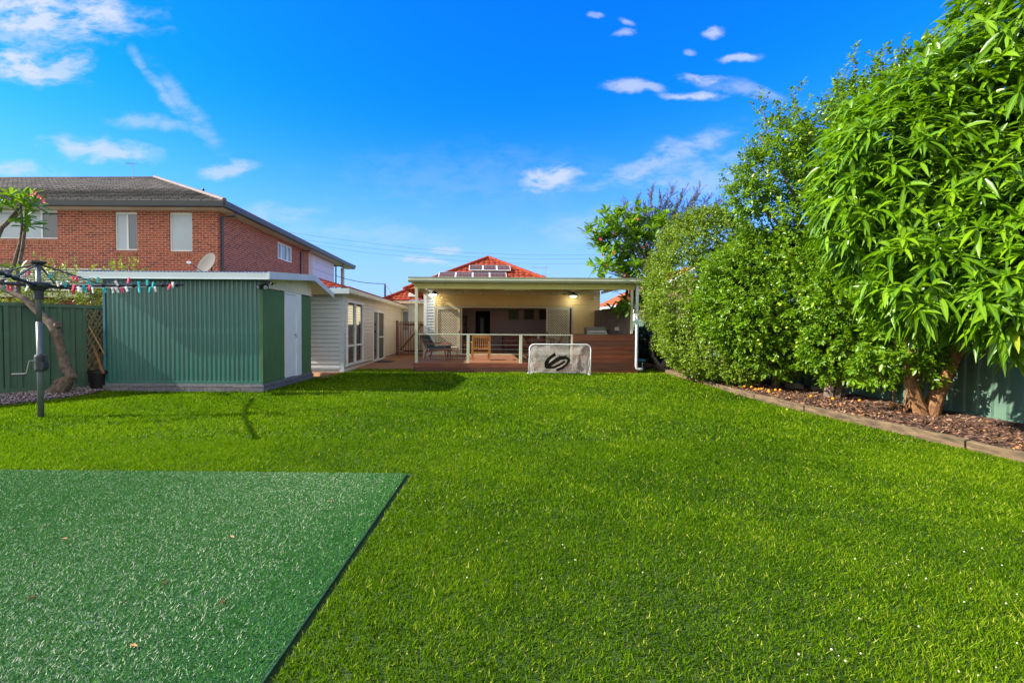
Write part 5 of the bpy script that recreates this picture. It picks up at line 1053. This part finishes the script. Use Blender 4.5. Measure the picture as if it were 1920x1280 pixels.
for a in dirs:
    d=Vector((math.cos(a),math.sin(a),0)); e=Vector((hx0,hy0,hz))+d*AR+Vector((0,0,.10)); ends.append(d)
    mb=MB(); mb.tube([tuple(Vector((hx0,hy0,hz))+d*.10),tuple(e)],[.024,.018],8); arm=mb.build('arm','grey_dark',t,smooth=True)
    for k in range(6):
        c=Vector((hx0,hy0,hz+.10*(.75+k*.19)/1.8))+d*(.75+k*.19); mb=MB(); mb.lathe(c-d*.02,[(.022,0),(.036,.008),(.036,.04),(.022,.048)],8,d); mb.build('line_clip','black',arm)
    mb=MB(); mb.tube([(hx0,hy0,2.27),tuple(Vector((hx0,hy0,hz+.045))+d*.75)],.013,6); mb.build('strut','grey_dark',t)
for k in range(6):
    rr=.75+k*.19; hz_=hz+.10*rr/1.8; mb=MB()
    for i in range(4):
        a=Vector((hx0,hy0,hz_))+ends[i]*rr; b=Vector((hx0,hy0,hz_))+ends[(i+1)%4]*rr; m_=(a+b)/2-Vector((0,0,.02)); mb.tube([a,m_,b],.0025,4)
    mb.build('line','wire',t)
pegs=[(547-0,0)]
PG=[(10,515,'t'),(54,511,'p'),(94,517,'t'),(121,532,'t'),(137,522,'p'),(144,522,'p'),(138,538,'p'),(157,538,'t'),(160,543,'t'),(166,526,'t'),(168,538,'p'),(172,534,'t'),(184,524,'t'),(218,530,'w'),(241,525,'p'),(260,532,'t'),(276,529,'t'),(287,533,'t'),(324,533,'w'),(147,541,'w'),(151,543,'w'),(174,543,'w'),(211,543,'w'),(219,543,'w'),(228,543,'p'),(237,541,'w'),(196,543,'t'),(261,543,'t'),(281,542,'t'),(291,541,'w'),(318,537,'p'),(10,537,'t'),(15,538,'p'),(22,539,'p'),(26,540,'w'),(12,530,'w'),(51,540,'w'),(108,531,'w'),(138,546,'p')]
pm={}
for ky,mm in (('p','peg_pink'),('t','peg_teal'),('w','peg_white')):
    mb=MB(); 
    for s in (-1,1): mb.add([(s*.003,-.006,.025),(s*.014,-.006,.035),(s*.010,-.006,-.045),(s*.002,-.006,-.045),(s*.003,.006,.025),(s*.014,.006,.035),(s*.010,.006,-.045),(s*.002,.006,-.045)],[(0,1,2,3),(7,6,5,4),(0,4,5,1),(1,5,6,2),(2,6,7,3),(3,7,4,0)])
    mb.box(-.011,.011,-.008,.008,.0,.010)
    me=bpy.data.meshes.new('clothes_peg'); me.from_pydata(mb.v,[],mb.f); me.materials.append(M[mm]); pm[ky]=me
nm={'p':'pink','t':'teal','w':'white'}
for (u,v,k) in PG:
    p=at(u,v,hy0-.06-.12*random.random()) 
    o=bpy.data.objects.new('clothes_peg',pm[k]); COL.objects.link(o); o.location=p; o.rotation_euler=(random.uniform(-.2,.2),random.uniform(-.55,.55),random.uniform(-.5,.5)); o.scale=(1.15,1.15,1.05)
    props(o,nm[k]+' plastic clothes peg clipped to the clothesline',('clothes peg'),'%s pegs on the clothesline'%nm[k])
# ================================================================ TREES AND PLANTS
def limb(mb,a,b,r0,r1,n=6,w=.05,sides=8):
    pts=wob(a,b,n,w); rs=[r0+(r1-r0)*i/n for i in range(n+1)]; mb.tube(pts,rs,sides); return pts
# mango tree
t=thing('mango_tree','tall mango tree with long drooping glossy leaves and forked golden trunk at right','tree',(6.75,6.8,.1))
mb=MB(); 
mb.tube([(6.78,6.85,.05),(6.86,6.82,.35),(6.98,6.78,.75),(7.08,6.72,1.15),(7.10,6.7,1.6),(7.25,6.6,2.4),(7.5,6.4,3.6),(7.8,6.2,5.0)],[.13,.10,.085,.08,.075,.065,.05,.025],12)
mb.tube([(6.72,6.85,.05),(6.62,6.86,.3),(6.50,6.85,.6),(6.40,6.8,1.0),(6.3,6.6,1.7),(6.1,6.4,2.6)],[.11,.085,.075,.065,.05,.03],10)
for b in ((5.6,5.9,3.0),(6.6,5.0,3.2),(8.6,5.2,3.4),(7.3,5.0,4.6),(6.3,6.3,4.4),(8.3,5.6,4.9),(6.2,5.4,1.9),(5.4,6.9,2.5)): limb(mb,(7.15,6.65,2.0),b,.05,.015)
mb.build('trunk','bark_gold',t)
lob=[(7.0,6.1,3.1,1.75,1.5,1.45),(7.9,5.9,4.9,1.75,1.6,1.5),(6.5,5.7,2.35,1.15,1.05,.95),(8.4,5.3,3.2,1.9,1.3,1.9),(6.7,6.5,4.1,1.45,1.3,1.15),(7.4,5.0,2.55,1.2,.75,1.05),(8.8,5.6,6.0,1.6,1.4,1.3),(6.9,5.05,1.95,1.0,.55,.55),(8.2,4.85,2.25,1.0,.6,.6),(5.75,6.3,3.3,1.0,.9,1.25),(6.0,5.0,1.75,.65,.4,.6),(5.3,5.5,1.95,.5,.4,.55)]
P,Nn=crown(lob,5400,.19,.08,.80,2.2,zmin=1.12)
P2,N2=crown([(a,b,c,d*.68,e*.68,f*.68) for a,b,c,d,e,f in lob],900,.2,.1,.6,2.2,zmin=2.2); P=np.concatenate([P,P2]); Nn=np.concatenate([Nn,N2])
S=Nn*.8+np.array([[0,0,.25]])+RS.randn(len(P),3)*.25
leaves('crown',P,S,.07,9,.235,.054,T_LONG,'l_mango',t,spread=.95,droop=.45,jit=.3,smooth=True)
# tall lemon tree
t=thing('lemon_tree','tall lemon tree with upright spiky shoots between the hedge and the mango','tree',(6.6,8.6,.1))
mb=MB(); mb.tube([(6.62,8.6,.05),(6.66,8.6,.5),(6.62,8.6,.9),(6.7,8.7,1.8),(6.8,8.9,3.2),(6.9,9,4.6)],[.10,.075,.07,.06,.05,.02],10); mb.tube([(6.72,8.55,.05),(6.80,8.5,.5),(6.95,8.5,1.3),(7.1,8.8,2.5)],[.07,.06,.05,.03],8)
for b in ((5.5,9.1,5.2),(6.2,9.2,5.9),(7.2,8.9,6.0),(5.4,9.2,3.9),(7.8,8.7,5.6),(6.0,9.0,3.0),(5.2,9.3,4.4)): limb(mb,(6.8,8.9,2.6),b,.04,.01,6,.08)
trunk_l=mb
lob=[(5.95,9.2,4.5,.62,.7,.62),(7.1,9.0,4.7,1.0,1.0,1.0),(8.0,8.8,5.1,1.1,1.0,1.0),(5.50,9.3,4.3,.45,.5,.70),(5.3,9.3,4.0,.35,.4,.35),(7.0,8.7,3.2,1.4,1.0,1.2),(6.0,9.2,5.1,.35,.4,.6),(6.9,9.1,3.2,.8,.8,.7),(7.45,8.9,5.75,.7,.6,.55)]
P,Nn=crown(lob,3700,.26,.20,.72,3.4)
S=Nn*.6+np.array([[0,0,.45]])+RS.randn(len(P),3)*.35
sp=[];sd=[];
def spike(u0,v0,u1,v1,Y,n=26,side=.11):
    a=np.array(at(u0,v0,Y));b=np.array(at(u1,v1,Y-.1)); trunk_l.tube(wob(a,b,4,.015),[.012,.01,.008,.006,.004],5)
    for i in range(n):
        q=a+(b-a)*(i/n); sp.append(q+RS.randn(3)*side*(1-.6*i/n)); sd.append((b-a)/np.linalg.norm(b-a)+RS.randn(3)*.5)
for s in ((1455,300,1425,178,9.2),(1495,290,1492,168,9.1),(1440,330,1408,275,9.2),(1430,420,1372,350,9.3),(1425,400,1400,300,9.3),(1500,330,1520,230,9.0),(1560,250,1558,190,8.9),(1590,230,1575,170,8.9),(1605,230,1600,108,8.8),(1640,190,1662,95,8.7),(1690,160,1695,88,8.7),(1470,330,1455,235,9.2),(1730,130,1745,70,8.6),(1450,360,1392,345,9.2)): spike(*s)
P=np.concatenate([P,np.array(sp)]); S=np.concatenate([S,np.array(sd)])
trunk_l.build('trunk','bark',t)
leaves('crown',P,S,.22,11,.075,.042,T_OVAL,'l_citrus',t,spread=.9,jit=.4,droop=.1)
for (u,v,Y) in ((1605,133,8.7),(1617,150,8.7),(1732,72,8.5),(1742,68,8.5),(1482,290,8.6),(1520,250,8.5),(1560,238,8.5),(1500,340,8.4),(1475,262,8.7),(1590,215,8.4),(1570,262,8.4),(1530,300,8.4),(1440,330,8.7),(1550,225,8.5)): ball('fruit',at(u,v,Y),.036,'lemon',None,None,parent=t)
# orange tree, lower, in front
t=thing('orange_tree','dense green citrus tree with low hanging branches beside the tall lemon','tree',(6.5,9.9,.1))
mb=MB(); mb.tube([(6.5,9.95,.05),(6.45,9.95,.8),(6.3,9.9,1.7),(6.2,9.9,2.6)],[.09,.07,.055,.03],8)
for b in ((5.3,9.4,2.2),(6.4,9,2.4),(5.9,9.3,3.2),(6.9,9.2,1.9)): limb(mb,(6.4,9.95,1.1),b,.04,.012)
mb.build('trunk','bark',t)
lob=[(6.55,8.35,1.0,.55,.42,.5),(6.85,7.65,1.1,.5,.4,.5),(6.3,9.5,.95,.8,.5,.5),(6.1,9.8,2.3,1.15,1.0,1.15),(5.85,9.6,1.55,.85,.75,.75),(6.7,9.3,2.0,1.05,.95,1.2),(6.2,9.9,2.75,.9,.9,.68),(6.9,8.5,2.3,.95,.8,1.1),(6.7,8.35,1.45,.6,.5,.7),(5.6,10.3,1.9,.7,.7,.9),(6.35,7.7,2.1,.6,.5,.7)]
P,Nn=crown(lob,8200,.20,.13,.74,3.0,zmin=.42)
S=Nn*.7+np.array([[0,0,.2]])+RS.randn(len(P),3)*.4
leaves('crown',P,S,.20,12,.072,.040,T_OVAL,'l_citrus',t,spread=.9,jit=.4,droop=.15)
for i in range(26):
    u=random.uniform(1420,1640);v=random.uniform(470,690); ball('fruit',at(u,v,random.uniform(8.0,8.7)),.028,'lemon',None,None,parent=t)
# low leafy suckers around the trunks
t=thing('citrus_sapling','low leafy citrus growth around the base of the mango trunk','shrub',(6.5,7.0,.1))
mb=MB()
for b in ((6.3,6.9,1.3),(6.55,6.75,1.25),(6.8,6.8,1.1),(6.15,7.1,.8),(6.45,6.7,.7)): limb(mb,(6.6,7.05,.1),b,.014,.005,4,.04,5)
mb.build('stem','bark_gold',t)
P,Nn=crown([(6.4,6.95,1.15,.55,.4,.38),(6.85,7.0,1.35,.35,.3,.3),(6.2,7.1,.75,.32,.3,.3),(6.55,6.75,.85,.28,.22,.25)],330,.3,.15,.6)
leaves('leaves',P,Nn+RS.randn(len(P),3)*.5,.15,9,.085,.048,T_OVAL,'l_citrus',t,jit=.4,droop=.2)
# round leafed hedge
t=thing('hedge_shrub','tall dense rounded shrub with small pale edged leaves beside the deck','shrub',(5.9,11.3,.05))
mb=MB(); 
for a,b in (((5.9,11.3,.05),(5.7,11.3,1.6)),((6.0,11.4,.05),(6.2,11.5,2.0)),((5.8,11.2,.05),(5.5,10.9,1.3)),((5.9,11.6,.05),(5.6,12.4,1.8))): limb(mb,a,b,.05,.02)
mb.build('stem','bark',t)
lob=[(5.60,11.5,1.35,1.05,1.2,1.2),(5.52,11.5,2.35,1.10,1.2,1.1),(5.62,11.5,3.35,1.10,1.1,1.0),(6.3,11.6,2.6,1.0,1.0,1.2),(5.5,10.6,.9,.55,.6,.6),(5.35,12.4,2.4,.85,.9,1.4),(5.8,10.2,.55,.5,.5,.4),(6.3,10.9,1.6,.9,.8,1.1),(5.15,11.2,3.1,.45,.5,.5),(6.25,11.8,3.7,.65,.6,.5),(5.5,11.1,3.95,.5,.45,.35)]
P,Nn=crown(lob,22000,.15,.12,.84,4.0,zmin=.12)
S=Nn*.9+np.array([[0,0,.15]])+RS.randn(len(P),3)*.35
leaves('foliage',P,S,.07,9,.040,.026,T_OVAL,'l_hedge',t,spread=.9,jit=.45)
# frangipani at the deck corner
def frangi(t,tips,bm,n=11,L=.24,W=.075,mk='l_frang'):
    P=np.array([x[0] for x in tips]);S=np.array([x[1] for x in tips])
    return leaves('crown',P,S,.08,n,L,W,T_PAD,mk,t,spread=.85,jit=.18,droop=.12,smooth=True)
t=thing('frangipani_tree','frangipani tree with whorled leaves and pink flowers over the deck corner','tree',(6.3,15.4,.05))
mb=MB(); mb.tube([(6.2,15.6,.05),(5.9,15.5,.45),(5.75,15.4,.9),(6.0,15.4,1.5),(6.1,15.3,2.2)],[.09,.06,.05,.05,.045],8); mb.tube([(6.25,15.6,.05),(6.5,15.5,.6),(6.6,15.4,1.6),(6.3,15.3,2.4)],[.11,.09,.08,.06],8)
tips=[]
T=[(1128,498),(1138,470),(1120,440),(1140,420),(1165,405),(1150,450),(1170,440),(1160,500),(1178,480),(1186,455),(1190,500),(1205,470),(1200,435),(1215,450),(1188,520),(1170,512),(1152,480),(1135,510),(1195,410),(1225,420),(1243,425),(1230,445),(1185,560),(1172,580),(1205,565),(1195,548),(1215,580),(1222,500),(1230,540),(1180,425),(1145,440),(1125,460)]
for i,(u,v) in enumerate(T):
    Y=14.6+.9*((i*37)%10)/10; p=np.array(at(u,v,Y)); root=np.array((6.05,15.2,2.5 if v<540 else 1.9)); m_=root+(p-root)*.55+np.array([0,0,.12]); d=(p-m_)
    mb.tube([tuple(root),tuple(m_),tuple(p)],[.032,.022,.014],6); tips.append((p,d/np.linalg.norm(d)*.6+np.array([0,-.25,.75])))
mb.build('trunk','bark_pale',t)
tips+= [(p+RS.randn(3)*np.array([.19,.3,.16]),d+RS.randn(3)*.4) for p,d in tips for _ in range(6)]
frangi(t,tips,mb,14,.34,.095)
def flowers(t,pts,r=.05):
    for p in pts:
        mb=MB(); 
        for k in range(5):
            c=np.array(p)+RS.randn(3)*r*.4
            for j in range(5):
                a=j*1.257+k; d=Vector((math.cos(a),-.4,math.sin(a)))*r*.6; q=Vector(c)
                mb.add([q,q+d*.7+Vector((-d.z,0,d.x))*.4,q+d*1.2,q+d*.7-Vector((-d.z,0,d.x))*.4],[(0,1,2,3)])
        mb.build('flower_cluster','flower',t)
flowers(t,[at(u,v,14.4) for u,v in ((1126,448),(1137,498),(1150,474),(1170,516),(1212,458),(1195,412),(1181,545),(1130,478),(1205,464),(1152,438))],.045)
# dry feathery tree behind
t=thing('feathery_tree','dry grey green feathery tree rising behind the hedge and frangipani','tree',(6.5,18.2,0))
mb=MB(); tp=[];ts=[]; root=np.array((6.7,18.3,3.6)); mb.tube([(6.7,18.3,0),(6.7,18.3,3.6)],[.14,.09],8)
for (u,v) in ((1172,382),(1180,400),(1195,378),(1222,358),(1240,370),(1260,355),(1282,362),(1306,370),(1330,372),(1342,388),(1355,375),(1210,392),(1312,356),(1295,385),(1150,418),(1250,385),(1228,400),(1268,395),(1185,415),(1206,418),(1365,392),(1275,378),(1325,392),(1235,415),(1165,440),(1345,408),(1290,410),(1378,380)):
    p=np.array(at(u,v,18.0)); m_=root+(p-root)*.5+RS.randn(3)*.12; mb.tube([tuple(root),tuple(m_),tuple(p)],[.022,.012,.005],5)
    for k in range(34):
        s=k/33; q=m_+(p-m_)*s+RS.randn(3)*.13*(1.1-s); tp.append(q); dd=(p-m_)/np.linalg.norm(p-m_); ts.append(dd*.8+RS.randn(3)*.45+np.array([0,0,.3]))
mb.build('trunk','bark_pale',t); leaves('crown',np.array(tp),np.array(ts),.34,26,.085,.020,T_THIN,'l_grey',t,spread=.7,jit=.3)
# dark shrubs near the downpipe
t=thing('dark_shrub','dark shaded shrub with a few pale flowers behind the downpipe','shrub',(6.1,17.2,.05))
mb=MB(); 
for b in ((5.7,17,1.0),(6.3,17.2,1.3),(6.8,17,1.1)): limb(mb,(6.2,17.3,.05),b,.03,.01,4,.05,6)
mb.build('stem','bark',t)
P,Nn=crown([(6.0,17.3,.85,.75,.6,.6),(6.8,17.3,.8,.7,.6,.7),(5.75,17.0,.5,.5,.4,.45)],1500,.3,.12,.6,zmin=.05); leaves('foliage',P,Nn+RS.randn(len(P),3)*.4,.12,9,.10,.05,T_OVAL,'l_dark',t,jit=.4)
for (u,v) in ((1194,635),(1203,629),(1222,630),(1192,612),(1208,636)):
    mb=MB(); p=at(u,v,16.6); mb.lathe(p,[(.012,-.02),(.04,0),(.035,.02),(.01,.03)],8); mb.build('flower','clover',t)
# conifer top behind the roof
t=thing('conifer','dark green conifer tip showing above the deck roof beside the antenna','tree',(at(1017,520,26)[0],26,0))
cx_=at(1017,520,26)[0]; mb=MB(); mb.tube([(cx_,26,0),(cx_,26,4.1)],[.1,.03],6); mb.build('trunk','bark',t)
n=500; zz=3.0+RS.rand(n)*1.35; rr=(4.4-zz)*.34; a=RS.rand(n)*6.28; P=np.c_[cx_+np.cos(a)*rr,26+np.sin(a)*rr,zz]; leaves('crown',P,np.c_[np.cos(a),np.sin(a),np.full(n,.7)],.12,8,.06,.03,T_OVAL,'l_dark',t)
# left frangipani: crooked trunk before the fence, branches and whorls at the frame edge
t=thing('frangipani_tree','crooked bare trunked frangipani leaning left before the green fence','tree',(-8.5,9.2,0))
YY=8.95
tr=[(104,737),(113,728),(127,712),(133,705),(124,690),(115,660),(109,636),(104,618),(97,607),(77,590),(58,571),(44,559),(28,551),(0,537),(-30,520)]
rs=[.15,.15,.11,.095,.10,.085,.08,.095,.085,.062,.06,.058,.056,.05,.045]
mb=MB(); pts=[at(u,v,YY-.002*i) for i,(u,v) in enumerate(tr)]; mb.tube(pts,rs,12)
mb.tube([at(103,616,YY),at(110,608,YY-.05)],[.075,.06],10); mb.tube([at(131,706,YY),at(141,704,YY-.05)],[.06,.045],10); mb.tube([at(116,722,YY),at(105,713,YY-.08)],[.10,.07],10)
br=[[(33,552),(34,530),(33,510),(42,467),(47,428),(52,400)],[(-8,535),(10,520),(25,500),(38,455),(42,424),(38,380)],[(-30,520),(-15,470),(5,425),(28,400),(48,375)],[(5,425),(20,412),(40,398)],[(-30,520),(-40,450),(-20,400)]]
for b in br: 
    k=len(b); mb.tube([at(u,v,YY-.15*i/k) for i,(u,v) in enumerate(b)],[.042-.022*i/(k-1) for i in range(k)],8)
mb.build('trunk','bark',t)
tips=[]
for (u,v,d) in ((52,398,(.4,-.2,.7)),(38,378,(-.1,-.3,1)),(50,372,(.5,-.2,.9)),(28,395,(-.2,-.5,.7)),(5,400,(-.3,-.4,.6)),(45,408,(.7,-.4,.2)),(60,385,(.8,-.1,.4)),(-10,395,(-.3,-.3,.8)),(48,425,(.6,-.3,.3)),(-20,398,(0,-.3,.8)),(38,512,(.2,-.4,.6)),(20,372,(-.2,0,.9)),(10,385,(-.4,-.6,.4))):
    tips.append((np.array(at(u,v,YY-.2)),np.array(d,float)))
frangi(t,tips,mb,11,.30,.085)
flowers(t,[at(u,v,YY-.35) for u,v in ((66,362),(72,368),(78,372),(82,378),(60,366))],.034)
# shrubs over the left fence
for (xs_,lb,n) in (((-11.2,11.3,2.0),'bright yellow green shrub growing over the left fence near the post',260),((-9.8,11.8,2.05),'sparse shrub with reddish new leaves over the fence beside the shed',300),((-12.6,10.6,1.95),'green shrub over the fence at the left edge',260)):
    t=thing('fence_shrub',lb,'shrub',(xs_[0],xs_[1],0),group='shrubs beyond the left fence')
    x,y,z=xs_; mb=MB()
    for k in range(5): limb(mb,(x,y,.1),(x+random.uniform(-.8,.8),y+random.uniform(-.2,.2),2.3+random.random()*.5),.03,.008,5,.06,5)
    mb.build('stem','bark_pale',t)
    P,Nn=crown([(x,y,z,.75,.4,.5),(x-.5,y,z+.5,.4,.3,.35),(x+.55,y,z+.55,.35,.3,.4)],n,.4,.2,.4); leaves('foliage',P,Nn+RS.randn(len(P),3)*.5+np.array([[0,0,.4]]),.22,10,.075,.035,T_OVAL,'l_shrub',t,jit=.4)
